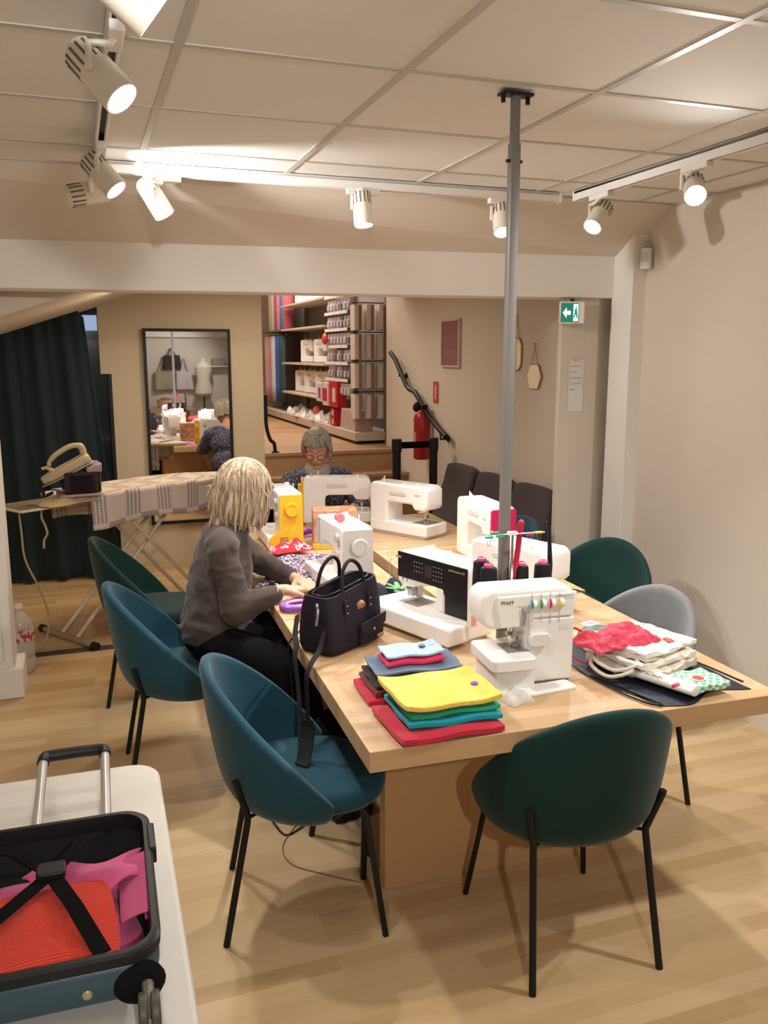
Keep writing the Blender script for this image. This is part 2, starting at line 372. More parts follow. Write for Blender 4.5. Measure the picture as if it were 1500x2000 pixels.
track_lamp(0.13, 1.50, (0.10, 1.56, 2.335), (0.75, 0.10, -0.55), 'nearest spotlight on the left track, cut off by the top of the picture', watt=0.45)
track_lamp(0.13, 2.16, (0.095, 2.17, 2.365), (0.55, -0.35, -0.70), 'second spotlight on the left track, pointing down to the right', watt=0.45)
track_lamp(0.13, 3.30, (0.135, 3.36, 2.375), (0.50, -0.25, -0.65), 'third spotlight on the left track with lit lens, in front of a sideways one')
track_lamp(0.13, 3.58, (0.085, 3.58, 2.345), (1.0, 0.20, 0.26), 'last spotlight on the left track lying sideways, its rounded back to the left', watt=1.7, angle=88)
track_lamp(0.38, 3.768, (0.345, 3.72, 2.36), (0.45, -0.15, -0.8), 'spotlight in the bright glow at the left end of the cross track', 'x', 0.8)
track_lamp(1.24, 3.770, (1.235, 3.765, 2.375), (0.04, -0.18, -1.0), 'spotlight hanging straight down in the middle of the cross track', 'x', 1.8, angle=96)
track_lamp(1.93, 3.773, (1.915, 3.76, 2.365), (-0.12, -0.45, -0.85), 'spotlight on the cross track half hidden by the grey post', 'x', 1.3, angle=98)
track_lamp(2.28, 3.50, (2.31, 3.56, 2.37), (-0.62, -0.30, -0.72), 'far spotlight on the right track, tilted down to the left')
track_lamp(2.28, 2.86, (2.29, 2.88, 2.375), (-0.48, -0.75, -0.52), 'round-faced spotlight on the right track shining towards the viewer')
for k, (x, y, ax) in enumerate([(0.13, 0.30, (-0.30, 1.0, 0.0)), (0.13, -1.0, (0.18, 0.65, -0.70)), (2.28, 1.40, (-0.35, 0.6, -0.70)), (2.28, 0.10, (-0.75, 0.7, -0.12)), (2.28, -1.1, (-0.3, -0.6, -0.6))]):  # added spots out of view, fill light for beam, table and floor
    track_lamp(x, y, (x, y, 2.36), ax, angle=100, watt=(1.9, 2.1, 1.6, 0.3, 1.0)[k], label= 'added unseen fill spotlight on the %s track behind the viewer, %s' % (('left' if x < 1 else 'right'), ('nearer the table', 'nearer the rear wall', 'closest to the table', 'in the middle', 'by the rear wall')[k]))
# grey telescopic prop from the ceiling down to the table
t = thing('support_pole', 'square grey steel prop standing between floor and ceiling through the table', 'pole', (1.262, 2.405, 0.75), 0)
obj('outer_tube', M().prism(rrect(-0.0145, -0.0145, 0.0145, 0.0145, 0.002, 2), 0.004, 1.61), GREYM, t)
obj('inner_tube', M().prism(rrect(-0.0115, -0.0115, 0.0115, 0.0115, 0.002, 2), 1.61, 1.74), GREYM, t)
obj('head_plate', M().b2((-0.05, -0.02, 1.74), (0.05, 0.02, 1.7485)).cyl((0.04, 0, 1.72), (0.04, 0, 1.74), 0.007, n=8).cyl((-0.04, 0, 1.72), (-0.04, 0, 1.74), 0.007, n=8), BLACKP, t)
obj('pin', M().cyl((-0.026, 0, 1.56), (0.026, 0, 1.56), 0.005, n=10), BLACKP, t)
obj('foot_plate', M().b2((-0.05, -0.05, 0), (0.05, 0.05, 0.006)), GREYM, t)

# ------------------------------------------------------------------ tables
TH = 0.058; TZ = 0.75; TR = radians(-2.0)
def table(name, label, loc, w, l, panels, notch=None):
    t = thing(name, label, 'table', loc, TR)
    if notch:
        nx, ny, nw = notch
        out = [(0, 0), (nx - nw, 0), (nx - nw, ny)] ; out = [(0, 0), (w, 0), (w, l), (nx + nw, l), (nx + nw, ny), (nx - nw, ny), (nx - nw, l), (0, l)]
    else: out = [(0, 0), (w, 0), (w, l), (0, l)]
    obj('tabletop', M().prism(out, TZ - TH, TZ), TABLE, t, bevel=0.002, smooth=False)
    for p in panels: obj('leg_panel', M().b2(*p), TABLEV, t, bevel=0.002, smooth=False)
    return t
table('work_table', 'wide beech work table nearest the viewer, holding the overlocker and folded pouches', (0.648, 1.935, 0), 1.285, 1.16,
      [((0.20, 0.50, 0), (1.0, 0.56, TZ - TH))])
table('work_table', 'far left beech work table with the grey-ended and yellow-ended sewing machines', (0.690, 3.10, 0), 0.60, 1.92, [((0.12, 0.15, 0), (0.55, 0.21, TZ - TH)), ((0.12, 1.6, 0), (0.55, 1.66, TZ - TH))])
table('work_table', 'far right beech work table under the rounded white and magenta sewing machines', (1.362, 3.10, 0), 0.65, 1.90, [((0.1, 0.15, 0), (0.53, 0.21, TZ - TH)), ((0.1, 1.6, 0), (0.53, 1.66, TZ - TH))])

# ------------------------------------------------------------------ chairs
def shell_mesh():
    m = M(); TM = radians(108); zb = 0.385
    def fn(u, v):
        th = -TM + 2 * TM * u; a = abs(th) / TM
        zr = 0.455 + 0.385 * max(0.0, cos(a * pi / 2)) ** 1.05
        h = (zr - zb) * v
        r = 0.172 + 0.070 * (1 - math.exp(-h / 0.035)) + 0.02 * min(1, h / 0.3)
        lean = 0.11 * h * (0.35 + 0.65 * cos(th)) if cos(th) > -0.5 else 0
        front = 0.03 if True else 0
        return (r * 1.08 * sin(th), -r * 0.98 * cos(th) - lean + 0.015, zb + h)
    return m.grid(fn, 30, 12)
def seat_mesh(z0=0.395, z1=0.475, a=0.222, b=0.232, cy=0.035):
    prof = [(0.80, z0), (0.93, z0 + 0.006), (1.0, z0 + 0.03), (0.995, z1 - 0.02), (0.95, z1 - 0.005), (0.85, z1), (0.5, z1 + 0.003), (0.02, z1 + 0.003)]
    return M().lathe([(r, z) for r, z in prof], (0, cy, 0), 40, a, b, 2.5)
def make_chair(name, label, fabric, loc, rz, group=None):
    t = thing(name, label, 'chair', loc, rz, group)
    obj('backrest', shell_mesh(), fabric, t, solid=0.034, sub=1)
    obj('seat', seat_mesh(), fabric, t, sub=1)
    for s in (-1, 1):
        obj('leg', M().tube([(s * 0.15, 0.17, 0.398), (s * 0.165, 0.185, 0.385), (s * 0.215, 0.24, 0.0)], 0.0095, 10), BLACK, t)
        obj('leg', M().tube([(s * 0.205, -0.198, 0.535), (s * 0.203, -0.195, 0.52), (s * 0.176, -0.166, 0.405), (s * 0.177, -0.168, 0.385), (s * 0.20, -0.24, 0.0)], 0.0105, 10), BLACK, t)
    obj('seat_frame', M().b2((-0.15, 0.155, 0.383), (0.15, 0.175, 0.396)).b2((-0.12, -0.12, 0.386), (0.12, -0.10, 0.396)).tube([(-0.11, -0.11, 0.392), (-0.176, -0.166, 0.40)], 0.006, 6).tube([(0.11, -0.11, 0.392), (0.176, -0.166, 0.40)], 0.006, 6).b2((-0.02, -0.12, 0.386), (0.02, 0.17, 0.394)), BLACK, t)
    return t
CG = 'shell chairs around the work tables'
c1 = make_chair('shell_chair', 'teal velvet shell chair nearest the viewer with a black strap on its seat', TEAL, (0.60, 2.47, 0), radians(-102), CG)
GM = {'teal_velvet': GREEN}; GY = {'teal_velvet': GREYV}
dup(c1, (0.35, 3.53, 0), radians(-92), 'teal velvet shell chair under the woman in the grey-brown sweater', CG)
dup(c1, (0.31, 4.47, 0), radians(-95), 'dark green shell chair furthest left, next to the ironing board foot', CG, GM)
dup(c1, (1.306, 2.065, 0), radians(-4), 'dark green shell chair seen from behind at the near end of the table', CG, GM)
dup(c1, (2.27, 3.45, 0), radians(122), 'dark green shell chair on the right side, against the plain wall', CG, GM)
dup(c1, (1.90, 2.69, 0), radians(102), 'grey velvet shell chair on the right side of the near table', CG, GY)
dup(c1, (2.10, 4.24, 0), radians(97), 'teal shell chair far right behind the magenta-ended machine', CG)
t = thing('stool', 'black stool pushed under the left edge of the near table', 'stool', (0.925, 2.715, 0), 0.3)
obj('seat', seat_mesh(0.42, 0.475, 0.2, 0.2, 0), BLACKF, t)
for sx in (-1, 1):
    for sy in (-1, 1): obj('leg', M().tube([(sx * 0.12, sy * 0.12, 0.42), (sx * 0.165, sy * 0.165, 0)], 0.011, 8), BLACK, t)
# three upholstered chairs along the right wall of the passage
def side_chair(loc, rz, label):
    t = thing('upholstered_chair', label, 'chair', loc, rz, 'taupe chairs along the passage wall')
    obj('seat', M().b2((-0.24, -0.20, 0.34), (0.24, 0.27, 0.47)), GREYB, t, bevel=0.03, seg=3)
    b = M()
    b.grid(lambda u, v: (-0.24 + 0.48 * u, -0.18 - 0.19 * v - 0.02 * sin(pi * v) + 0.02 * (2 * u - 1) ** 2, 0.42 + 0.53 * v - 0.02 * (2 * u - 1) ** 4 * v), 8, 8)
    obj('backrest', b, GREYB, t, solid=0.07, bevel=0.025, seg=3)
    for sx in (-1, 1):
        for sy in (-1, 1): obj('leg', M().tube([(sx * 0.2, sy * 0.2, 0.35), (sx * 0.21, sy * 0.215 - (0.02 if sy < 0 else 0), 0)], [0.02, 0.013], 8), BLACKP, t)
    return t
SC = side_chair((2.285, 5.68, 0), radians(90), 'furthest of the three taupe chairs along the wall, beside the barrier post')
dup(SC, (2.285, 5.15, 0), radians(90), 'middle of the three taupe chairs along the passage wall')
dup(SC, (2.285, 4.62, 0), radians(90), 'nearest of the three taupe chairs, cut off by the pier')
#@@OBJ
# ------------------------------------------------------------------ cloth materials
def cloth(name, col, rib=0.0, ribscale=60, axis='X', noise=0.08, rough=0.9, sheen=0.15):
    m = mat(name, col, rough, noise=noise, nscale=25, sheen=sheen, bump=0.25 if not rib else 0, bscale=500)
    if rib:
        nt, b = nodes(m); tc = nt.nodes.new('ShaderNodeTexCoord'); wv = nt.nodes.new('ShaderNodeTexWave'); wv.bands_direction = axis
        wv.inputs['Scale'].default_value = ribscale; nt.links.new(tc.outputs['Object'], wv.inputs['Vector'])
        bp = nt.nodes.new('ShaderNodeBump'); bp.inputs['Strength'].default_value = rib; bp.inputs['Distance'].default_value = 0.002
        nt.links.new(wv.outputs['Fac'], bp.inputs['Height']); nt.links.new(bp.outputs[0], b.inputs['Normal'])
    return m
def ramp_mat(name, tex, scale, stops, rough=0.85, stretch=(1, 1, 1), feature='F1', detail=3, interp='CONSTANT', coord='Object'):
    m = bpy.data.materials.new(name); m.use_nodes = True; nt, b = nodes(m); b.inputs['Roughness'].default_value = rough
    tc = nt.nodes.new('ShaderNodeTexCoord'); mp = nt.nodes.new('ShaderNodeMapping'); mp.inputs['Scale'].default_value = stretch
    nt.links.new(tc.outputs[coord], mp.inputs[0])
    if tex == 'voronoi': t = nt.nodes.new('ShaderNodeTexVoronoi'); t.feature = feature; t.inputs['Scale'].default_value = scale; out = t.outputs['Distance']
    elif tex == 'voronoic': t = nt.nodes.new('ShaderNodeTexVoronoi'); t.inputs['Scale'].default_value = scale; s = nt.nodes.new('ShaderNodeSeparateColor'); nt.links.new(t.outputs['Color'], s.inputs[0]); out = s.outputs[0]
    elif tex == 'noise': t = nt.nodes.new('ShaderNodeTexNoise'); t.inputs['Scale'].default_value = scale; t.inputs['Detail'].default_value = detail; out = t.outputs['Fac']
    elif tex == 'checker': t = nt.nodes.new('ShaderNodeTexChecker'); t.inputs['Scale'].default_value = scale; out = t.outputs['Fac']
    nt.links.new(mp.outputs[0], t.inputs['Vector'])
    r = nt.nodes.new('ShaderNodeValToRGB'); r.color_ramp.interpolation = interp
    els = r.color_ramp.elements
    while len(els) < len(stops): els.new(0.5)
    for e, (p, c) in zip(els, stops): e.position = p; e.color = (*c, 1)
    nt.links.new(out, r.inputs[0]); nt.links.new(r.outputs[0], b.inputs['Base Color'])
    return m

# ------------------------------------------------------------------ sewing machines
INK = mat('dark_ink', (0.05, 0.05, 0.06), 0.5)
def machine(name, label, loc, rz, L=0.40, H=0.29, D=0.12, bedD=0.17, body=None, end=None, front=None, rnd=0.014, wheel=None, bedfront=0.05, endw=None, knobs=True, bedcol=None, headend=None, throat=0.13, group='sewing machines on the work tables'):
    body = body or WHITEP; bedcol = bedcol or body
    t = thing(name, label, 'sewing machine', loc, rz, group)
    x0, x1 = -L / 2, L / 2; ah = 0.105; hb = H - 0.135; cw = throat
    y0, y1 = -D / 2 + 0.015, D / 2 + 0.015
    r = 0.03
    out = [(x0 + 0.005, 0.07)] 
    pts = [(x0 + 0.02, hb), (x0, hb + 0.02), (x0, H - r), (x0 + r * 0.3, H - r * 0.3), (x0 + r, H), (x1 - r * 0.8, H), (x1 - r * 0.25, H - r * 0.25), (x1, H - r * 0.8), (x1, 0.012), (x1 - cw, 0.012), (x1 - cw, 0.09), (x1 - cw, H - ah - 0.02), (x1 - cw - 0.008, H - ah - 0.006), (x1 - cw - 0.02, H - ah), (x0 + 0.105, H - ah), (x0 + 0.095, hb + 0.01), (x0 + 0.085, hb)]
    b = obj('housing', M().prism(pts, y0, y1, 'y'), body, t, bevel=rnd, seg=3)
    bd = M().prism([(x0, 0.014), (x1 - 0.005, 0.014), (x1 - 0.005, 0.078), (x0, 0.078)], y0 - bedfront, y1 + 0.002, 'y')
    obj('bed', bd, bedcol, t, bevel=0.009, seg=3)
    obj('base', M().b2((x0 + 0.015, y0 - bedfront + 0.012, 0.0), (x1 - 0.015, y1 - 0.01, 0.014)), LGREY, t, bevel=0.003)
    obj('needle_plate', M().b2((x0 + 0.015, y0 - 0.01, 0.078), (x0 + 0.125, y1 - 0.035, 0.0795)), STEEL, t, smooth=False)
    nx = x0 + 0.052; ny = (y0 + y1) / 2
    obj('needle_bar', M().cyl((nx, ny, 0.095), (nx, ny, hb + 0.01), 0.0035, n=10).cyl((nx, ny, 0.079), (nx, ny, 0.10), 0.001, n=6).b2((nx - 0.006, ny - 0.006, 0.11), (nx + 0.006, ny + 0.006, 0.125)), CHROME, t)
    obj('presser_foot', M().cyl((nx, ny + 0.016, 0.085), (nx, ny + 0.016, hb + 0.01), 0.003, n=8).b2((nx - 0.008, ny - 0.014, 0.080), (nx + 0.008, ny + 0.018, 0.084)).b2((nx - 0.004, ny + 0.01, 0.084), (nx + 0.004, ny + 0.022, 0.105)).tube([(nx, ny + 0.02, hb - 0.01), (nx + 0.03, ny + 0.045, hb - 0.012)], 0.003, 6), CHROME, t)
    obj('face_plate', M().b2((x0 + 0.008, y0 - 0.001, hb + 0.015), (x0 + 0.08, y0 + 0.001, H - 0.02)), bedcol, t, bevel=0.001)
    obj('thread_slot', M().b2((x0 + 0.030, y0 - 0.002, hb + 0.02), (x0 + 0.033, y0 + 0.001, H - 0.01)).b2((x0 + 0.055, y0 - 0.002, hb + 0.02), (x0 + 0.058, y0 + 0.001, H - 0.01)), INK, t, smooth=False)
    obj('carry_handle', M().prism(rrect(x0 + 0.14, H - 0.062, x0 + 0.26, H - 0.04, 0.006), y1 - 0.001, y1 + 0.004, 'y'), LGREY, t, bevel=0.002)
    obj('spool_pin', M().cyl((x1 - 0.09, y1 - 0.03, H - 0.003), (x1 - 0.09, y1 - 0.03, H + 0.035), 0.003, n=8), WHITEP, t)
    obj('bobbin_winder', M().cyl((x1 - 0.05, ny + 0.01, H - 0.002), (x1 - 0.05, ny + 0.01, H + 0.010), 0.010, n=16).cyl((x1 - 0.05, ny + 0.01, H), (x1 - 0.05, ny + 0.01, H + 0.02), 0.003, n=8), LGREY, t)
    obj('thread_guide', M().b2((x0 + 0.07, y1 - 0.035, H - 0.002), (x0 + 0.085, y1 - 0.01, H + 0.012)).b2((x0 + 0.17, y1 - 0.035, H - 0.002), (x0 + 0.18, y1 - 0.015, H + 0.009)), body, t, bevel=0.002)
    if end:
        e = M().prism([(y0 + 0.004, H - 0.008), (y1 - 0.004, H - 0.008), (y1, 0.02), (y0 - (endw or 0), 0.02), (y0 - (endw or 0) * 0.9, 0.07), (y0 - 0.002, 0.11)], x1 - 0.002, x1 + 0.012, 'x')
        eo = obj('end_cover', e, end, t, bevel=0.003)
        v = M()
        for i in range(6): v.b2((x1 + 0.0115, y0 + 0.0, 0.035 + i * 0.007), (x1 + 0.0128, y0 + 0.045, 0.0375 + i * 0.007))
        obj('vent', v, INK, eo, smooth=False)
        obj('socket', M().b2((x1 + 0.0115, y1 - 0.055, 0.03), (x1 + 0.014, y1 - 0.02, 0.045)).b2((x1 + 0.0115, y1 - 0.045, 0.055), (x1 + 0.014, y1 - 0.03, 0.067)), BLACKP, eo, smooth=False)
    hx = x1 + (0.012 if end else 0)
    obj('handwheel', M().lathe([(0.036, 0), (0.037, 0.004), (0.037, 0.016), (0.034, 0.02), (0.026, 0.0205), (0.024, 0.018), (0.002, 0.018)], n=32).xf(Matrix.Translation((hx - 0.001, ny, H * 0.72)) @ Matrix.Rotation(pi / 2, 4, 'Y')), wheel or end or body, t)
    if headend:
        obj('head_cover', M().prism(rrect(y0 + 0.002, hb + 0.0, y1 - 0.002, H - 0.004, 0.012), x0 - 0.010, x0 + 0.004, 'x'), headend, t, bevel=0.003)
    if front:
        fp = [(x0 + 0.004, H - 0.006), (x1 - 0.004, H - 0.006), (x1 - 0.004, 0.085), (x1 - cw + 0.035, 0.085), (x1 - cw + 0.035, H - ah - 0.02), (x1 - cw + 0.02, H - ah + 0.003), (x0 + 0.004, H - ah + 0.003)]
        fo = obj('control_panel', M().prism(fp, y0 - 0.003, y0 + 0.002, 'y'), front, t, bevel=0.001)
        bt = M(); random.seed(3)
        for i in range(4):
            for j in range(3): bt.cyl((x0 + 0.10 + i * 0.014, y0 - 0.0045, H - 0.03 - j * 0.017), (x0 + 0.10 + i * 0.014, y0 - 0.002, H - 0.03 - j * 0.017), 0.0018, n=8)
        for i in range(4):
            for j in range(4): bt.cyl((x0 + 0.205 + i * 0.014, y0 - 0.0045, H - 0.03 - j * 0.016), (x0 + 0.205 + i * 0.014, y0 - 0.002, H - 0.03 - j * 0.016), 0.0018, n=8)
        obj('buttons', bt, LGREY, fo)
        obj('display', M().b2((x0 + 0.158, y0 - 0.004, H - 0.075), (x0 + 0.196, y0 - 0.002, H - 0.03)), mat('display', (0.05, 0.035, 0.03), 0.2), fo, smooth=False)
    elif knobs:
        k = M()
        for i in range(2): k.cyl((x1 - 0.045 - 0.05 * i, y0 - 0.014, H - 0.05), (x1 - 0.045 - 0.05 * i, y0, H - 0.05), 0.017, n=20)
        obj('stitch_dial', M().cyl((x1 - 0.055, y0 - 0.014, H - 0.05), (x1 - 0.055, y0, H - 0.05), 0.018, n=24), LGREY, t)
        obj('length_dial', M().cyl((x1 - 0.055, y0 - 0.012, H - 0.12), (x1 - 0.055, y0, H - 0.12), 0.014, n=24), LGREY, t)
    return t
# wide computerised machine with black front
M2 = machine('sewing_machine', 'large white sewing machine with a black front panel and extension table', (1.215, 2.80, TZ), radians(-70.7), L=0.38, H=0.275, D=0.125, front=DARKP, rnd=0.008, throat=0.15, bedfront=0.03)
obj('extension_table', M().prism([(-0.27, -0.155), (0.205, -0.155), (0.205, -0.05), (-0.19, -0.05), (-0.19, 0.085), (-0.27, 0.085)], 0.012, 0.079), WHITEP, M2, bevel=0.010, seg=3)
obj('status_strip', M().b2((0.030, -0.0525, 0.09), (0.068, -0.047, 0.24 - 0.07)), WHITEP, M2, bevel=0.004)
obj('lettering', M().b2((-0.195, -0.0525, 0.245), (-0.165, -0.051, 0.253)), mat('silver_ink', (0.35, 0.3, 0.33), 0.5), M2, smooth=False)
text('lettering', 'performance 5.0', 0.012, mat('gold_ink', (0.5, 0.4, 0.15), 0.5), M2, (0.135, -0.0512, 0.25), (radians(90), 0, 0))
obj('warning_label', M().b2((0.1895, -0.03, 0.06), (0.191, -0.005, 0.10)), mat('label_orange', (0.8, 0.35, 0.2), 0.6), M2, smooth=False)
obj('needle_threader', M().b2((-0.155, -0.03, 0.10), (-0.125, 0.0, 0.125)).b2((-0.13, -0.01, 0.095), (-0.118, 0.02, 0.145)), STEEL, M2, bevel=0.003)
# grey ended mechanical machine
machine('sewing_machine', 'white sewing machine with plain light grey end and big round handwheel, behind the dark bag', (1.045, 3.515, TZ), radians(-88), L=0.37, H=0.29, D=0.135, end=LGREY, rnd=0.01, bedfront=0.06, wheel=LGREY)
# yellow ended one
M4 = machine('sewing_machine', 'white sewing machine with a yellow end cover facing the viewer, beside the seated woman', (0.99, 4.43, TZ), radians(-92), L=0.38, H=0.30, D=0.125, end=YELLOWP, endw=0.055, bedfront=0.06)
machine('sewing_machine', 'white sewing machine with yellow left edge, seen from behind in front of the grey-haired woman', (1.43, 4.87, TZ), radians(164), L=0.40, H=0.285, D=0.12, end=YELLOWP, endw=0.03, bedfront=0.06, rnd=0.008)
M6 = machine('sewing_machine', 'rounded glossy white sewing machine standing alone on the far right table', (1.715, 4.44, TZ), radians(120), L=0.41, H=0.29, D=0.15, rnd=0.035, bedfront=0.04)
M7 = machine('sewing_machine', 'white sewing machine with a magenta end cover, right of the grey pole', (1.84, 3.68, TZ), radians(88), L=0.40, H=0.30, D=0.13, headend=MAGP, rnd=0.008)
M8 = machine('sewing_machine', 'low rounded white sewing machine behind the black thread cones', (1.64, 2.97, TZ), radians(112), L=0.38, H=0.265, D=0.17, rnd=0.04)
for mm, dx in ((M6, -0.14), (M7, -0.13)): obj('lettering', M().b2((dx - 0.02, 0.0765 if mm is M7 else 0.0885, 0.235), (dx + 0.02, 0.0815 if mm is M7 else 0.091, 0.245)), GREYP, mm, smooth=False)
for o_ in bpy.data.objects:
    pass
# pink bobbin spool standing on the grey ended machine
t = thing('thread_spool', 'small pink thread spool lying on the grey-ended sewing machine', 'spool', (1.03, 3.47, TZ + 0.29))
obj('thread', M().cyl((0, -0.014, 0.019), (0, 0.014, 0.019), 0.0165, n=20), cloth('pink_thread', (0.65, 0.18, 0.22)), t)
obj('flange', M().cyl((0, -0.017, 0.019), (0, -0.014, 0.019), 0.019, n=20).cyl((0, 0.014, 0.019), (0, 0.017, 0.019), 0.019, n=20), MATS['pink_thread'], t)

# ------------------------------------------------------------------ overlocker
t = SG = thing('overlocker', 'white overlock machine with four coloured tension dials, nearest the viewer', 'sewing machine', (1.278, 2.285, TZ), radians(-5)); t.scale = (0.97, 1, 0.955)
hp = [(-0.03, 0.0), (0.135, 0.0), (0.135, 0.285), (0.125, 0.31), (0.10, 0.318), (-0.15, 0.318), (-0.172, 0.305), (-0.182, 0.28), (-0.178, 0.225), (-0.165, 0.20), (-0.14, 0.19), (-0.03, 0.19)]
obj('housing', M().prism(hp, -0.075, 0.045, 'y'), WHITEP, t, bevel=0.012, seg=3)
obj('front_cover', M().prism([(-0.12, 0.196), (-0.006, 0.196), (-0.006, 0.222), (0.128, 0.222), (0.131, 0.26), (0.126, 0.30), (-0.13, 0.298), (-0.132, 0.25), (-0.125, 0.235)], -0.084, -0.07, 'y'), WHITE2, t, bevel=0.004, seg=2)
obj('lower_cover', M().prism([(-0.02, 0.008), (0.131, 0.008), (0.131, 0.216), (-0.02, 0.216)], -0.082, -0.07, 'y'), WHITE2, t, bevel=0.004)
obj('work_bed', M().prism(rrect(-0.168, -0.15, -0.02, 0.055, 0.02), 0.076, 0.116), WHITEP, t, bevel=0.005, seg=2)
obj('lower_body', M().prism(rrect(-0.150, -0.126, -0.015, 0.045, 0.012), 0.0, 0.077), WHITE2, t, bevel=0.004)
obj('needle_plate', M().b2((-0.095, -0.09, 0.116), (-0.02, 0.0, 0.1175)), STEEL, t, smooth=False)
obj('knife_guard', M().prism(rrect(-0.03, 0.13, 0.045, 0.175, 0.02), -0.10, -0.08, 'y'), mat('clear_plastic', (0.75, 0.70, 0.66), 0.2), t, bevel=0.004)
obj('presser_foot', M().b2((-0.062, -0.055, 0.120), (-0.045, 0.0, 0.125)).cyl((-0.052, -0.03, 0.12), (-0.052, -0.03, 0.20), 0.004, n=10).b2((-0.064, -0.04, 0.130), (-0.044, -0.02, 0.152)).cyl((-0.04, -0.045, 0.15), (-0.04, -0.015, 0.15), 0.012, n=14), CHROME, t, bevel=0.001)
obj('needle_bar', M().cyl((-0.066, -0.035, 0.118), (-0.066, -0.035, 0.21), 0.003, n=8).cyl((-0.074, -0.035, 0.118), (-0.074, -0.035, 0.16), 0.001, n=6).b2((-0.078, -0.042, 0.155), (-0.06, -0.028, 0.168)), CHROME, t)
obj('take_up_slot', M().prism([(-0.055, 0.20), (-0.02, 0.20), (-0.022, 0.262), (-0.05, 0.262)], -0.0855, -0.08, 'y'), GREYP, t, smooth=False)
obj('lever', M().tube([(-0.05, -0.088, 0.258), (-0.04, -0.09, 0.235), (-0.045, -0.088, 0.20)], 0.003, 6), STEEL, t)
for k, (cn, cc) in enumerate([('teal_dial', (0.0, 0.35, 0.36)), ('green_dial', (0.02, 0.35, 0.10)), ('red_dial', (0.6, 0.01, 0.05)), ('yellow_dial', (0.85, 0.6, 0.03))]):
    x = -0.012 + 0.031 * k
    d = obj('tension_dial', M().cyl((x - 0.006, -0.083, 0.268), (x - 0.003, -0.083, 0.268), 0.015, n=24), mat(cn, cc, 0.4), t)
    obj('dial_rim', M().cyl((x - 0.003, -0.083, 0.268), (x + 0.009, -0.083, 0.268), 0.0145, n=24), WHITEP, d)
    obj('thread_channel', M().tube([(x - 0.004, -0.0845, 0.305), (x - 0.004, -0.0845, 0.282)], 0.0012, 6).tube([(x + 0.002, -0.0845, 0.25), (x - 0.003, -0.0845, 0.238), (x - 0.001, -0.084, 0.215 - (0.012 if k > 1 else 0.005))], 0.0012, 6), GREYP, t)
text('lettering', 'PFAFF', 0.017, INK, t, (-0.098, -0.0846, 0.278), (radians(90), 0, 0))
text('lettering', 'hobbylock 2.5', 0.011, GREYP, t, (0.095, -0.0846, 0.290), (radians(90), 0, 0))
obj('stripe', M().b2((-0.065, -0.0846, 0.262), (-0.02, -0.084, 0.265)).b2((0.092, -0.0846, 0.279), (0.128, -0.084, 0.281)), GREYP, t, smooth=False)
obj('price_sticker', M().b2((0.078, -0.0826, 0.175), (0.112, -0.082, 0.195)), mat('sticker', (0.72, 0.66, 0.68), 0.5), t, smooth=False)
obj('handwheel', M().cyl((0.135, -0.02, 0.20), (0.15, -0.02, 0.20), 0.028, n=28), WHITE2, t, bevel=0.003)
obj('thread_tray', M().prism(rrect(-0.13, 0.046, 0.13, 0.108, 0.02), 0.19, 0.206).b2((-0.125, 0.10, 0.19), (-0.06, 0.175, 0.206)), WHITEP, t, bevel=0.003)
obj('guide_rod', M().cyl((-0.027, 0.052, 0.20), (-0.027, 0.052, 0.37), 0.006, n=12).cyl((-0.027, 0.052, 0.37), (-0.027, 0.052, 0.468), 0.0042, n=12), CHROME, t)
gb = obj('guide_bar', M().cyl((-0.125, 0.052, 0.468), (0.085, 0.052, 0.468), 0.0022, n=8), CHROME, t)
obj('bar_centre', M().b2((-0.045, 0.044, 0.464), (-0.012, 0.06, 0.476)), WHITEP, gb, bevel=0.002)
for x, z, cn in ((-0.108, 0.460, 'teal_dial'), (-0.090, 0.474, 'green_dial'), (-0.068, 0.461, 'green_dial'), (0.032, 0.462, 'magenta_plastic'), (0.064, 0.468, 'yellow_dial')):
    c = obj('guide_clip', M().b2((x - 0.013, 0.046, z - 0.003), (x + 0.013, 0.058, z + 0.003)), MATS[cn], gb, bevel=0.001)
    obj('hook', M().tube([(x - 0.008, 0.05, z - 0.002), (x - 0.005, 0.046, z - 0.026), (x + 0.002, 0.045, z - 0.028), (x + 0.006, 0.05, z - 0.004)], 0.0011, 6), CHROME, c)
def cone(x, y, z, rz, label, lean=0):
    t = thing('thread_cone', label, 'thread cone', (x, y, z), rz, 'black thread cones behind the overlocker')
    obj('thread', M().lathe([(0.030, 0.004), (0.0315, 0.012), (0.030, 0.03), (0.0265, 0.13), (0.024, 0.137), (0.012, 0.138)], n=28), mat('black_thread', (0.007, 0.006, 0.008), 0.6, spec=0.2, noise=0.3, nscale=60, bump=0.6, bscale=90, stretch=(1, 1, 12)), t)
    obj('core', M().lathe([(0.010, 0.0), (0.022, 0.0), (0.022, 0.004), (0.012, 0.006), (0.0135, 0.137), (0.0155, 0.142), (0.0155, 0.148), (0.011, 0.150), (0.008, 0.142), (0.006, 0.1)], n=22), mat('pink_core', (0.75, 0.13, 0.28), 0.45), t)
    return t
cw_ = rotz(radians(-5))
for (x, y, s), lab in zip([(-0.093, 0.078, 1), (-0.093, 0.142, 1), (0.014, 0.078, 1), (0.092, 0.078, 1)], ['front left black thread cone on pink core, left of the grey pole', 'black thread cone half hidden behind the front left one', 'black thread cone right of the chrome guide rod', 'rightmost black thread cone with pink core above the overlocker']):
    p = cw_ @ Vector((x, y, 0)); cone(1.278 + p.x, 2.285 + p.y, TZ + (0.199 if y < 0.1 else 0.205), 0, lab)
t = thing('accessory_tray', 'flat white accessory tray in front of the overlocker', 'tray', (1.275, 2.150, TZ), radians(4))
obj('tray', M().prism(rrect(-0.095, -0.032, 0.10, 0.032, 0.012), 0, 0.010), WHITEP, t, bevel=0.002)
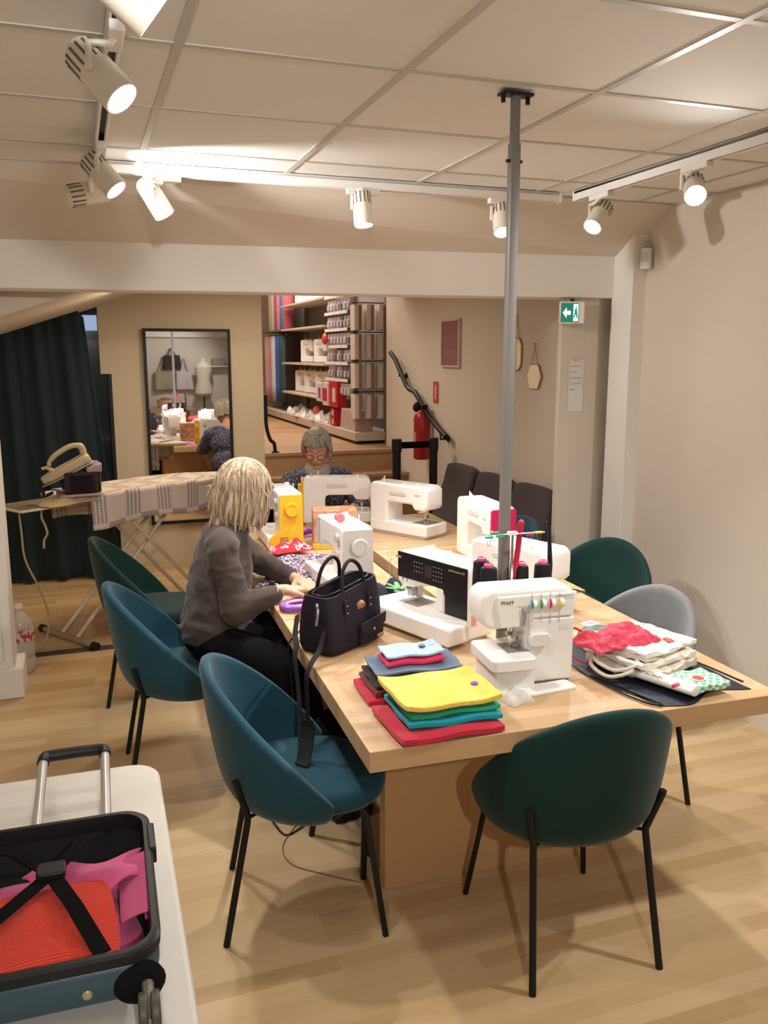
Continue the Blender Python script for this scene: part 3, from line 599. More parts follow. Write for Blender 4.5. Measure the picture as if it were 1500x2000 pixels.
obj('recess', M().prism(rrect(-0.04, -0.02, 0.045, 0.022, 0.004), 0.0098, 0.0108).b2((0.048, -0.02, 0.0098), (0.052, 0.022, 0.0108)), LGREY, t, smooth=False)
def crumple(sx, sy, sz, amp, seed, nu=24, nv=18, fall=0.0):
    rnd = random.Random(seed); ph = [rnd.uniform(0, 6.28) for _ in range(8)]; fr = [rnd.uniform(1.5, 5) for _ in range(8)]
    def fn(u, v):
        a = u - .5; b = v - .5
        e = max(0.0, 1 - (2 * abs(a)) ** 4) * max(0.0, 1 - (2 * abs(b)) ** 4)
        n = sum(sin(fr[i] * (a * cos(i) + b * sin(i)) * 4 + ph[i]) for i in range(8)) / 8
        return (a * sx * (1 + 0.06 * sin(b * 9 + ph[0])), b * sy * (1 + 0.08 * sin(a * 8 + ph[1])), 0.003 + sz * e * (0.55 + amp * n))
    m = M().grid(fn, nu, nv); k = len(m.v)
    m.v += [(x, y, 0.0005) for x, y, z in m.v]
    top = list(m.f); m.f += [tuple(i + k for i in reversed(f)) for f in top]
    w = nv + 1; bd = [(i * w) for i in range(nu + 1)] + [nu * w + j for j in range(1, w)] + [i * w + nv for i in range(nu - 1, -1, -1)] + [j for j in range(nv - 1, 0, -1)]
    for a, b in zip(bd, bd[1:] + bd[:1]): m.f.append((a, b, b + k, a + k))
    return m
tag(obj('fabric_scrap', crumple(0.085, 0.075, 0.045, 0.5, 5), mat('sheer_white', (0.72, 0.66, 0.60), 0.6, alpha=0.85), loc=(1.158, 2.115, TZ), rot=(0, 0, 0.3)), 'crumpled sheer white fabric scrap beside the accessory tray', 'fabric scrap')

# ------------------------------------------------------------------ folded pouches
def pouch_mesh(w, l, h, bend=0.0, seed=0, droop=0.0, fine=1):
    rnd = random.Random(seed); ph = rnd.uniform(0, 6)
    m = M(); nx, ny = 14 * fine, 10 * fine
    def z(u, v): return 0.003 * sin(u * 5 + ph) + bend * (abs(u) ** 2) + 0.002 * sin(v * 6 + ph)
    def top(u, v): 
        e = (max(abs(u), abs(v))) ** 8
        return h * (1 - 0.22 * e) + z(u, v)
    def fn(i, j):
        u = 2 * i - 1; v = 2 * j - 1
        return (w / 2 * u * (1 - 0.02 * v * v), l / 2 * v * (1 - 0.02 * u * u), top(u, v))
    m.grid(fn, nx, ny); k = len(m.v)
    m.v += [(x * 1.0, y * 1.0, max(0.0, zz - h * 0.75 if False else z(2 * x / w, 2 * y / l) + (0.18 * h * (max(abs(2 * x / w), abs(2 * y / l))) ** 8))) for x, y, zz in m.v]
    m.f += [tuple(i + k for i in reversed(f)) for f in m.f[:nx * ny]]
    W_ = ny + 1; bd = [(i * W_) for i in range(nx + 1)] + [nx * W_ + j for j in range(1, W_)] + [i * W_ + ny for i in range(nx - 1, -1, -1)] + [j for j in range(ny - 1, 0, -1)]
    for a, b in zip(bd, bd[1:] + bd[:1]): m.f.append((a, b, b + k, a + k))
    return m
PG = 'folded fabric pouches on the near corner of the table'
def pouch(label, x, y, z, rz, w, l, h, mt, bend=0.0, button=None, seed=0, tilt=(0, 0)):
    t = thing('fabric_pouch', label, 'pouch', (x, y, z), rz, PG, rot=(tilt[0], tilt[1], rz))
    obj('folded_body', pouch_mesh(w, l, h, bend, seed), mt, t, bevel=0.002, seg=2, smooth=True)
    if button:
        bx, by_, bm2, tail = button
        zz = h + 0.004
        obj('button', M().lathe([(0.002, zz), (0.006, zz + 0.0015), (0.0095, zz + 0.003), (0.0105, zz + 0.002), (0.0105, zz - 0.002)], (bx, by_, 0), 20), bm2, t)
        obj('cord_loop', M().tube([(bx + 0.008, by_, zz), (bx + 0.04, by_ + 0.004, zz + 0.001), (w / 2 - 0.003, by_ + 0.01, zz - 0.001)], 0.0018 if tail else 0.0008, 6), mat('white_cord', (0.8, 0.76, 0.7), 0.8), t)
    return t
C_RED = cloth('crimson_cloth', (0.50, 0.015, 0.04), 0.3, 90, 'Y'); C_TEAL = cloth('turquoise_cloth', (0.0, 0.30, 0.36), 0.3, 90, 'Y')
C_GRN = cloth('emerald_cloth', (0.015, 0.36, 0.17)); C_YEL = cloth('yellow_ribbed_cloth', (0.90, 0.62, 0.10), 0.7, 75, 'X')
C_SLATE = cloth('slate_blue_cloth', (0.10, 0.14, 0.21)); C_BRN = cloth('rust_brown_cloth', (0.22, 0.06, 0.02)); C_BLK = cloth('near_black_cloth', (0.018, 0.014, 0.012))
C_MAR = cloth('maroon_cloth', (0.13, 0.02, 0.02)); C_LB = cloth('pale_blue_cloth', (0.36, 0.48, 0.72)); C_RED2 = cloth('raspberry_cloth', (0.58, 0.02, 0.09))
PUR = mat('purple_button', (0.16, 0.10, 0.50), 0.3)
pouch('bottom crimson pouch of the right-hand stack, peeking out on the left', 0.880, 2.045, TZ, radians(1), 0.30, 0.245, 0.026, C_RED, seed=1)
pouch('turquoise pouch lying on the crimson one in the right-hand stack', 0.905, 2.068, TZ + 0.027, radians(-2), 0.275, 0.225, 0.022, C_TEAL, seed=2)
pouch('emerald green pouch in the middle of the right-hand stack', 0.905, 2.070, TZ + 0.050, radians(-1), 0.265, 0.215, 0.018, C_GRN, seed=3)
pouch('ribbed yellow pouch with purple button on top of the right-hand stack', 0.897, 2.075, TZ + 0.069, radians(0), 0.285, 0.235, 0.022, C_YEL, 0.010, (0.10, -0.02, PUR, False), seed=4)
pouch('bottom crimson pouch of the left-hand stack, only its left edge showing', 0.885, 2.292, TZ, radians(-4), 0.29, 0.19, 0.024, C_RED, seed=5)
pouch('maroon pouch above the crimson one in the left-hand stack', 0.893, 2.298, TZ + 0.025, radians(-2), 0.265, 0.185, 0.018, C_MAR, seed=6)
pouch('near-black pouch above the maroon one in the left-hand stack', 0.900, 2.300, TZ + 0.044, radians(-3), 0.265, 0.18, 0.014, C_BLK, seed=7)
pouch('rust brown pouch below the slate blue one', 0.915, 2.302, TZ + 0.059, radians(-4), 0.265, 0.175, 0.014, C_BRN, seed=8)
pouch('slate blue pouch near the top of the left-hand stack', 0.912, 2.308, TZ + 0.074, radians(-5), 0.27, 0.165, 0.012, C_SLATE, seed=9)
pouch('small raspberry red pouch lying on the slate blue one', 0.908, 2.312, TZ + 0.088, radians(-3), 0.185, 0.105, 0.016, C_RED2, seed=10)
pouch('small pale blue pouch with a dark button, topmost of all', 0.912, 2.325, TZ + 0.106, radians(-2), 0.185, 0.105, 0.012, C_LB, 0.004, (0.035, 0.0, mat('navy_button', (0.06, 0.07, 0.16), 0.3), True), seed=11)

# ------------------------------------------------------------------ pile of tote bags on the right
NAVY = mat('navy_nylon', (0.012, 0.013, 0.028), 0.6, spec=0.3, noise=0.2, nscale=18, bump=0.5, bscale=40)
t = thing('drawstring_bag', 'navy drawstring bag lying flat under the pile of totes on the right', 'bag', (1.66, 2.22, TZ), radians(8))
nb = crumple(0.36, 0.56, 0.012, 0.5, 11)
obj('sack', nb, NAVY, t)
for cp in ([(-0.17, 0.20, 0.01), (-0.20, 0.0, 0.006), (-0.205, -0.16, 0.006), (-0.19, -0.25, 0.006), (-0.165, -0.275, 0.008)], [(-0.175, 0.18, 0.012), (-0.19, 0.0, 0.006), (-0.175, -0.14, 0.006), (-0.168, -0.268, 0.01)], [(0.165, 0.22, 0.01), (0.19, 0.05, 0.006), (0.195, -0.10, 0.006), (0.175, -0.265, 0.012)]): obj('cord', M().tube(bez(cp), 0.0035, 7), BLACKP, t)
obj('emblem', M().tube([(x, y, 0.0125) for x, y in rrect(-0.10, -0.085, -0.055, -0.055, 0.013)], 0.0032, 6, closed=True), WHITEP, t)
text('lettering', 'LAV', 0.028, WHITEP, t, (-0.125, -0.045, 0.0128), (0, 0, radians(70)))
TW = ramp_mat('printed_towel', 'voronoic', 26, [(0.0, (0.76, 0.72, 0.66)), (0.80, (0.55, 0.05, 0.12)), (0.86, (0.76, 0.72, 0.66)), (0.94, (0.10, 0.45, 0.45)), (0.97, (0.76, 0.72, 0.66))])
t = thing('rolled_towel', 'rolled white printed tea towel reading New York along its edge', 'tea towel', (1.595, 2.085, TZ + 0.014), radians(-70))
obj('roll', M().lathe([(0.6, -0.17), (0.95, -0.168), (1.0, -0.155), (1.0, 0.155), (0.95, 0.168), (0.6, 0.17)], (0, 0, 0), 20, 0.016, 0.030).xf(Matrix.Translation((0, 0, 0.018)) @ Matrix.Rotation(pi / 2, 4, 'Y')), TW, t)
text('lettering', 'New York', 0.032, mat('navy_print', (0.06, 0.06, 0.12), 0.7), t, (0.0, -0.022, 0.0325), (radians(38), 0, radians(180)))
COT = cloth('natural_cotton', (0.80, 0.74, 0.66)); COT2 = cloth('ecru_cotton', (0.66, 0.585, 0.48))
TG = 'folded cotton tote bags in the pile'
PR = ramp_mat('white_print_cotton', 'voronoi', 9, [(0.0, (0.55, 0.10, 0.08)), (0.07, (0.82, 0.77, 0.70)), (0.72, (0.82, 0.77, 0.70)), (0.80, (0.10, 0.35, 0.18)), (0.84, (0.82, 0.77, 0.70))])
for k, (lab, x, y, z, rz, w, l, h, mt_) in enumerate([
    ('thick ecru tote bag folded at the bottom of the pile', 1.665, 2.21, 0.016, 20, 0.25, 0.26, 0.030, COT2),
    ('natural white tote bag with sagging front fold in the middle of the pile', 1.66, 2.22, 0.047, 14, 0.27, 0.25, 0.018, COT),
    ('ecru tote bag under the topmost printed one', 1.655, 2.235, 0.066, 22, 0.25, 0.24, 0.014, COT2),
    ('topmost white tote bag printed with small red and green figures', 1.675, 2.24, 0.081, 17, 0.27, 0.26, 0.014, PR)]):
    q = thing('tote_bag', lab, 'tote bag', (x, y, TZ + z), radians(rz), TG)
    obj('folded_body', folds(pouch_mesh(w, l, h, 0.004, 20 + k, fine=3), 0.008, 14), mt_, q)
    if k in (1, 2): obj('handle', M().tube(bez([(-w / 2 + 0.01, 0.06, h * 0.5), (-w / 2 - 0.05, 0.03, h * 0.2 - 0.01), (-w / 2 - 0.06, -0.05, -0.02), (-w / 2 - 0.02, -0.10, 0.0), (-w / 2 + 0.01, -0.08, h * 0.5)]), [0.006] * 33, 6), COT2, q)
    if k == 3:
        fox = M().prism([(0.02, -0.10), (0.055, -0.105), (0.06, -0.085), (0.048, -0.075), (0.052, -0.06), (0.04, -0.068), (0.03, -0.062), (0.03, -0.08), (0.018, -0.09)], h + 0.004, h + 0.0065)
        obj('print', fox, mat('red_print', (0.50, 0.07, 0.05), 0.8), q, smooth=False)
        obj('print', M().prism([(0.0, 0.0), (0.03, 0.03), (0.07, 0.035), (0.05, 0.01), (0.03, -0.005)], h + 0.004, h + 0.0062), mat('green_print', (0.05, 0.30, 0.14), 0.8), q, smooth=False)
tag(obj('mesh_bag', folds(crumple(0.26, 0.14, 0.06, 0.7, 31, 60, 40), 0.010, 22), ramp_mat('red_netting', 'checker', 400, [(0.0, (0.52, 0.02, 0.06)), (0.5, (0.75, 0.10, 0.15))], stretch=(1, 1, 1)), loc=(1.575, 2.225, TZ + 0.096), rot=(0, 0, 0.15), sub=1), 'crumpled red mesh produce bag on top of the totes', 'mesh bag')
tag(obj('green_pouch_cloth', crumple(0.17, 0.10, 0.05, 0.3, 32), cloth('bottle_green_satin', (0.01, 0.12, 0.07), rough=0.45), loc=(1.665, 2.42, TZ + 0.045), rot=(0, 0, -0.3), sub=1), 'dark green satin cloth behind the red mesh bag', 'cloth')
t = thing('folded_cloth', 'green gingham cloth with a red apple print, front right of the pile', 'cloth', (1.705, 1.995, TZ + 0.016), radians(5))
obj('body', pouch_mesh(0.155, 0.125, 0.028, 0, 41), ramp_mat('green_gingham', 'checker', 70, [(0.0, (0.68, 0.70, 0.55)), (0.5, (0.12, 0.42, 0.24))]), t, bevel=0.002)
obj('apple_print', M().cyl((-0.01, -0.015, 0.0295), (-0.01, -0.015, 0.0325), 0.024, n=24), mat('cream_print', (0.75, 0.68, 0.5), 0.8), t)
obj('apple_print', M().cyl((-0.01, -0.017, 0.0325), (-0.01, -0.017, 0.0335), 0.017, n=24), mat('apple_red', (0.45, 0.06, 0.05), 0.8), t)
t = thing('care_label', 'white printed care label sticking up at the back of the pile', 'label', (1.565, 2.36, TZ + 0.115), radians(15))
obj('paper', M().b2((-0.028, -0.02, 0), (0.028, 0.02, 0.0015)), WHITEP, t, smooth=False)
obj('print', M().b2((-0.02, -0.012, 0.0016), (0.02, -0.009, 0.002)).b2((-0.02, -0.004, 0.0016), (0.015, -0.001, 0.002)).b2((-0.02, 0.004, 0.0016), (0.02, 0.007, 0.002)), INK, t, smooth=False)
tag(obj('ribbon', M().tube(bez([(1.475, 2.36, TZ + 0.10), (1.462, 2.33, TZ + 0.06), (1.468, 2.29, TZ + 0.03), (1.49, 2.25, TZ + 0.022)]), 0.003, 7).tube(bez([(1.475, 2.36, TZ + 0.10), (1.50, 2.35, TZ + 0.11), (1.52, 2.33, TZ + 0.10)]), 0.004, 7), C_RED), 'red cord dangling at the left end of the tote pile', 'ribbon')

# ------------------------------------------------------------------ handbag with long strap
BAGM = mat('aubergine_nylon', (0.014, 0.009, 0.017), 0.65, noise=0.15, nscale=30, bump=0.35, bscale=600, spec=0.25)
BAGD = mat('bag_lining', (0.006, 0.006, 0.007), 0.9); TANL = mat('tan_leather', (0.42, 0.19, 0.07), 0.55)
t = BG = thing('handbag', 'open dark aubergine doctor bag with two handles and tan badge', 'handbag', (0.822, 2.765, TZ), radians(35))
def bagbody():
    m = M()
    def ring(z, w, d, lean=0): 
        return [(w * math.copysign(abs(cos(a)) ** 0.30, cos(a)), d * math.copysign(abs(sin(a)) ** 0.35, sin(a)), z) for a in [2 * pi * i / 36 for i in range(36)]]
    prof = [(0.0, 0.130, 0.068), (0.006, 0.142, 0.078), (0.03, 0.150, 0.084), (0.08, 0.150, 0.083), (0.13, 0.149, 0.078), (0.165, 0.146, 0.072), (0.19, 0.142, 0.066), (0.205, 0.139, 0.062), (0.205, 0.133, 0.056), (0.16, 0.122, 0.045), (0.10, 0.125, 0.055)]
    for z, w, d in prof: m.v += ring(z, w, d)
    for i in range(len(prof) - 1):
        for j in range(36): m.f.append((i * 36 + j, i * 36 + (j + 1) % 36, (i + 1) * 36 + (j + 1) % 36, (i + 1) * 36 + j))
    m.f.append(tuple(range(35, -1, -1))); m.f.append(tuple((len(prof) - 1) * 36 + j for j in range(36)))
    m.v = [(x, y + (0.0 if z < 0.12 else 0.0), z + 0.014 * (z / 0.205) * (x / 0.13) + 0.01 * (z / 0.205)) for x, y, z in m.v]
    return m
obj('body', bagbody(), BAGM, t, ang=60)
obj('lining', M().lathe([(1, 0.10), (1, 0.125), (0.02, 0.125)], (0, 0, 0), 30, 0.118, 0.045), BAGD, t)
for s in (-1, 1):
    obj('handle', M().tube(bez([(-0.065, s * 0.062, 0.165), (-0.062, s * 0.055, 0.21), (-0.045, s * 0.045, 0.275), (0.0, s * 0.040, 0.305), (0.045, s * 0.045, 0.278), (0.062, s * 0.055, 0.215), (0.065, s * 0.062, 0.17)], 6), 0.0068, 10), BAGM, t)
    for x in (-0.065, 0.065):
        tb = obj('handle_tab', M().prism(rrect(x - 0.014, 0.115, x + 0.014, 0.185, 0.005), 0, 0.004, 'y').xf(Matrix.Translation((0, s * 0.066 - 0.002, 0)) ), BAGM, t, bevel=0.001)
        tb.rotation_euler = (0, 0, 0)
        if s < 0:
            tb.location = (0, -0.012, 0)
            obj('rivet', M().ell((x, -0.0805, 0.165), (0.0035, 0.002, 0.0035)), CHROME, t); obj('rivet', M().ell((x, -0.082, 0.14), (0.0035, 0.002, 0.0035)), CHROME, t)
obj('badge', M().cyl((0.012, -0.0815, 0.145), (0.012, -0.069, 0.152), 0.019, n=28), TANL, t)
pk = obj('front_pocket', M().prism([(-0.005, 0.012), (0.125, 0.012), (0.13, 0.095), (-0.01, 0.082)], -0.094, -0.078, 'y'), BAGM, t, bevel=0.005, seg=2)
obj('pocket_flap', M().prism([(-0.012, 0.070), (0.0, 0.050), (0.06, 0.043), (0.13, 0.068), (0.133, 0.103), (-0.014, 0.090)], -0.100, -0.093, 'y'), BAGM, pk, bevel=0.002)
obj('snap', M().ell((0.06, -0.101, 0.058), (0.006, 0.003, 0.006)), CHROME, pk)
obj('leather_label', M().b2((0.085, -0.0965, 0.018), (0.122, -0.094, 0.030)), TANL, pk, bevel=0.0005)
obj('zipper', M().tube([(x, y * 1.02, z + 0.003) for x, y, z in [(0.128 * math.copysign(abs(cos(a)) ** .45, cos(a)), 0.040 * math.copysign(abs(sin(a)) ** .55, sin(a)), 0.215 + 0.014 * math.copysign(abs(cos(a)) ** .45, cos(a))) for a in [2 * pi * i / 36 for i in range(36)]]], 0.003, 6, closed=True), BLACKP, t)
obj('strap_clip', M().tube(bez([(-0.148, -0.02, 0.165), (-0.156, -0.025, 0.145), (-0.158, -0.02, 0.11)]), 0.005, 8).ell((-0.152, -0.02, 0.175), (0.006, 0.006, 0.01)), STEEL, t)
obj('zipper_pull', M().b2((0.140, -0.01, 0.165), (0.152, 0.0, 0.20)), STEEL, t, bevel=0.002)
wi = (rotz(radians(42), (0, 0, 0)).to_4x4()); inv = (Matrix.Translation((0.822, 2.765, TZ)) @ Matrix.Rotation(radians(35), 4, 'Z')).inverted()
def ribbon(pts, width, th, side):
    m = M(); P_ = [Vector(p) for p in pts]; k = len(P_)
    W_ = width if isinstance(width, list) else [width] * k
    for i, p in enumerate(P_):
        tt = (P_[min(i + 1, k - 1)] - P_[max(i - 1, 0)]).normalized(); s = Vector(side); s = (s - tt * s.dot(tt)).normalized(); n = tt.cross(s)
        for a, b in ((-1, -1), (1, -1), (1, 1), (-1, 1)): m.v.append(tuple(p + s * a * W_[i] / 2 + n * b * th / 2))
    for i in range(k - 1):
        for j in range(4): m.f.append((i * 4 + j, i * 4 + (j + 1) % 4, (i + 1) * 4 + (j + 1) % 4, (i + 1) * 4 + j))
    m.f.append((3, 2, 1, 0)); m.f.append(tuple((k - 1) * 4 + j for j in range(4))); return m
sp = bez([(0.735, 2.655, 0.87), (0.700, 2.60, 0.80), (0.662, 2.56, 0.772), (0.638, 2.535, 0.74), (0.634, 2.52, 0.66), (0.632, 2.505, 0.585)], 5)
obj('strap', ribbon(sp, 0.022, 0.003, (0.3, -1, 0)).xf(inv), BAGM, t)
obj('strap_buckle', ribbon([(0.632, 2.505, 0.60), (0.630, 2.50, 0.575)], 0.034, 0.007, (0.8, -0.6, 0)).xf(inv), BLACKP, t)
obj('shoulder_pad', ribbon(bez([(0.631, 2.503, 0.585), (0.625, 2.49, 0.55), (0.612, 2.47, 0.515), (0.600, 2.45, 0.49), (0.590, 2.44, 0.483)], 4), 0.045, 0.007, (0.8, -0.6, 0)).xf(inv), BAGD, t)
obj('strap', ribbon(bez([(0.69, 2.86, 0.84), (0.665, 2.80, 0.79), (0.655, 2.74, 0.772), (0.640, 2.70, 0.74), (0.636, 2.64, 0.64), (0.62, 2.56, 0.53), (0.60, 2.47, 0.487)], 5), 0.022, 0.003, (0.3, -1, 0)).xf(inv), BAGD, t)

# ------------------------------------------------------------------ things lying on the tables
FL = ramp_mat('floral_navy_print', 'voronoi', 16, [(0.0, (0.55, 0.60, 0.25)), (0.16, (0.10, 0.30, 0.12)), (0.34, (0.02, 0.018, 0.045)), (0.8, (0.03, 0.02, 0.06))])
t = thing('floral_fabric', 'navy fabric with green leaves bunched up beside the black-fronted machine', 'fabric', (1.135, 3.13, TZ), radians(30))
obj('cloth', crumple(0.30, 0.24, 0.11, 0.8, 51, 34, 26), FL, t, sub=1)
lf = M()
for k in range(7):
    a = k * 0.9; r_ = 0.045
    lf.ell((0.02 + 0.03 * cos(a), -0.03 + 0.03 * sin(a), 0.075 + 0.008 * sin(a)), (0.030, 0.012, 0.004), (0.2 * sin(a), -0.25, a))
obj('leaf_print', lf, mat('leaf_green', (0.16, 0.36, 0.15), 0.8), t)
DOT = ramp_mat('navy_dotted_print', 'voronoi', 75, [(0.0, (0.75, 0.68, 0.66)), (0.42, (0.35, 0.05, 0.12)), (0.5, (0.05, 0.04, 0.10))], coord='Object')
tag(obj('patterned_fabric', crumple(0.34, 0.60, 0.05, 0.5, 52, 30, 40), DOT, loc=(0.955, 3.82, TZ), rot=(0, 0, -0.35), sub=1), 'navy and white speckled fabric in front of the yellow-ended machine', 'fabric')
tag(obj('red_cloth', crumple(0.22, 0.14, 0.06, 0.5, 53), ramp_mat('red_white_print', 'noise', 22, [(0.0, (0.62, 0.02, 0.04)), (0.56, (0.75, 0.55, 0.5)), (0.62, (0.62, 0.02, 0.04))]), loc=(0.965, 4.13, TZ + 0.03), rot=(0, 0, 0.2), sub=1), 'red and white printed cloth below the yellow end cover', 'fabric')
tag(obj('green_felt', crumple(0.22, 0.16, 0.022, 0.4, 54), C_GRN, loc=(0.86, 4.06, TZ), rot=(0, 0, 0.5)), 'dark green felt sheet under the red printed cloth', 'fabric')
tag(obj('burgundy_cloth', crumple(0.18, 0.12, 0.05, 0.5, 55), cloth('burgundy_cloth', (0.20, 0.008, 0.03)), loc=(0.93, 3.43, TZ), rot=(0, 0, 0.8), sub=1), 'burgundy cloth between the hands and the grey-ended machine', 'fabric')
tag(obj('pink_fabric', crumple(0.16, 0.22, 0.03, 0.6, 56), cloth('pink_satin', (0.80, 0.22, 0.38), rough=0.5), loc=(1.17, 4.66, TZ), rot=(0, 0, 0.4), sub=1), 'pink satin scrap with purple between the yellow-trimmed machines', 'fabric')
tag(obj('purple_ribbon', crumple(0.14, 0.03, 0.02, 0.5, 57), cloth('violet_satin', (0.18, 0.03, 0.50), rough=0.5), loc=(1.155, 4.56, TZ + 0.02), rot=(0, 0, 0.5)), 'violet ribbon lying on the pink satin scrap', 'ribbon')
PT = mat('purple_glossy', (0.26, 0.08, 0.45), 0.25)
t = thing('ring_pincushion', 'purple ring-shaped pincushion on the table by the woman\'s hands', 'sewing notion', (0.775, 3.215, TZ), 0.2)
obj('ring', M().tube([(0.062 * cos(a), 0.045 * sin(a), 0.016) for a in [2 * pi * i / 32 for i in range(32)]], 0.013, 10, closed=True), PT, t)
obj('inner_ring', M().tube([(0.046 * cos(a), 0.031 * sin(a), 0.024) for a in [2 * pi * i / 32 for i in range(32)]], 0.005, 8, closed=True), mat('lilac', (0.5, 0.3, 0.65), 0.3), t)
t = thing('scissors', 'pink and orange handled scissors beside the dark bag', 'scissors', (0.765, 3.045, TZ), radians(25))
for s, mm in ((1, mat('coral_plastic', (0.75, 0.10, 0.14), 0.35)), (-1, mat('orange_plastic', (0.75, 0.16, 0.04), 0.35))):
    hnd = obj('handle', M().tube([(0.028 * cos(a), s * 0.024 + 0.017 * sin(a), 0.008) for a in [2 * pi * i / 24 for i in range(24)]], 0.0055, 8, closed=True), mm, t)
    obj('blade', M().prism([(0.03, s * 0.010), (0.05, s * 0.004), (0.15, -s * 0.002), (0.15, -s * 0.004), (0.05, -s * 0.006), (0.03, s * 0.002)], 0.005 + s * 0.0015, 0.007 + s * 0.0015), CHROME, t)
t = thing('wooden_box', 'brown patterned box with a yellow foot behind the grey-ended machine', 'box', (1.235, 4.26, TZ), radians(-12))
obj('case', M().b2((-0.115, -0.07, 0.03), (0.115, 0.07, 0.205)), ramp_mat('floral_brown', 'noise', 26, [(0.0, (0.42, 0.20, 0.10)), (0.45, (0.55, 0.30, 0.17)), (0.6, (0.36, 0.16, 0.08))], interp='LINEAR'), t, bevel=0.006)
obj('foot', M().b2((-0.118, -0.078, 0.0), (0.06, 0.072, 0.032)), YELLOWP, t, bevel=0.004)
t = thing('paper_tag', 'small grey tag lying on the far right table', 'tag', (1.45, 4.05, TZ), 0.4)
obj('card', M().b2((-0.03, -0.012, 0), (0.03, 0.012, 0.0015)), GREYP, t, smooth=False)
# red tool and black tweezers stuck beside the thread guide
t = thing('seam_tool', 'long curved crimson plastic tool leaning behind the thread guide', 'sewing tool', (1.272, 2.352, TZ + 0.215))
obj('handle', M().tube(bez([(0.0, 0.0, 0.06), (0.004, 0, 0.12), (0.012, 0, 0.18), (0.016, 0.0, 0.235), (0.02, 0, 0.262)]), [0.006] * 8 + [0.009] * 16 + [0.011] * 9, 10).ell((0.02, 0, 0.262), (0.011, 0.011, 0.010)), mat('crimson_plastic', (0.45, 0.01, 0.04), 0.35), t)
obj('tip', M().cyl((0, 0, -0.085), (0, 0, 0.062), 0.002, n=8), CHROME, t)
t = thing('tweezers', 'black bent tweezers standing upright behind the right-hand cones', 'tweezers', (1.405, 2.375, TZ + 0.125))
obj('arm', M().tube([(0.0, 0, 0.0), (0.006, 0, 0.20), (0.0, 0, 0.33), (-0.008, 0, 0.345)], [0.0012, 0.005, 0.004, 0.003], 8), BLACKP, t)
obj('arm', M().tube([(0.01, 0, 0.0), (0.014, 0, 0.20), (0.004, 0, 0.33)], [0.0012, 0.005, 0.004], 8), BLACKP, t)
# cables
def cable(name, label, pts, r=0.0025, mt=None): return tag(obj(name, M().tube(bez(pts), r, 7), mt or BLACKP), label, 'cable')
cable('power_cable', 'thin black cable crossing the seam of the tables and over its right edge', [(1.50, 2.95, TZ + 0.004), (1.62, 3.02, TZ + 0.004), (1.80, 3.06, TZ + 0.004), (1.955, 3.09, TZ + 0.004), (1.99, 3.02, TZ - 0.005), (2.0, 2.85, TZ - 0.03)])
cable('power_cable', 'thin grey cable curling from the black-fronted machine over the left table', [(1.135, 3.01, TZ + 0.20), (1.15, 3.15, TZ + 0.19), (1.19, 3.28, TZ + 0.10), (1.22, 3.30, TZ + 0.004)], 0.002, GREYP)
cable('power_cable', 'dark cable looping off the left table edge behind the handbag', [(0.80, 2.95, TZ + 0.004), (0.73, 2.95, TZ + 0.004), (0.69, 2.90, TZ - 0.0), (0.67, 2.90, TZ - 0.02), (0.675, 2.95, TZ - 0.08), (0.70, 2.98, 0.45), (0.72, 3.0, 0.2)], 0.003)
cable('power_cable', 'thin cable from the right rear machine to the far left machine', [(1.60, 4.80, TZ + 0.004), (1.50, 4.62, TZ + 0.004), (1.44, 4.55, TZ + 0.004), (1.40, 4.42, TZ + 0.004)], 0.0025)
t = thing('foot_pedal', 'black sewing machine foot pedal with plug on the floor under the table', 'foot pedal', (0.90, 2.93, 0), radians(10))
obj('body', M().prism([(-0.085, 0), (0.075, 0), (0.075, 0.055), (-0.085, 0.03)], -0.055, 0.055, 'y'), BLACKP, t, bevel=0.006)
obj('plug', M().cyl((-0.105, 0, 0.02), (-0.082, 0, 0.02), 0.009, n=12), BLACKP, t)
obj('cord', M().tube(bez([(-0.105, 0, 0.02), (-0.16, 0.015, 0.006), (-0.23, -0.02, 0.005), (-0.28, -0.03, 0.005), (-0.29, 0.03, 0.006), (-0.275, 0.14, 0.006), (-0.2, 0.3, 0.006)]), 0.0035, 8), BLACKP, t)
cable('floor_cable', 'thin tan cable curving over the floor behind the teal chair', [(0.72, 2.95, 0.003), (0.66, 2.88, 0.003), (0.60, 2.78, 0.003), (0.605, 2.67, 0.003), (0.69, 2.58, 0.003), (0.80, 2.49, 0.003)], 0.0022, mat('tan_cable', (0.25, 0.14, 0.07), 0.5))
#@@OBJ2
# ------------------------------------------------------------------ people
SKIN = mat('skin', (0.62, 0.34, 0.23), 0.55, noise=0.06, nscale=30); SKIN.node_tree.nodes['Principled BSDF'].inputs['Subsurface Weight'].default_value = 0.08
SKIN2 = mat('skin_ruddy', (0.62, 0.33, 0.21), 0.55, noise=0.08, nscale=30)
EYEW = mat('eye_white', (0.75, 0.70, 0.66), 0.2); EYED = mat('eye_dark', (0.05, 0.03, 0.02), 0.15)
LIP = mat('lips', (0.45, 0.13, 0.11), 0.5)
def frame(c, f, up=(0, 0, 1), s=1.0):
    f = Vector(f).normalized(); x = f.cross(Vector(up)).normalized(); u = x.cross(f)
    m = Matrix(((x.x, f.x, u.x, c[0]), (x.y, f.y, u.y, c[1]), (x.z, f.z, u.z, c[2]), (0, 0, 0, 1)))
    return m @ Matrix.Scale(s, 4)
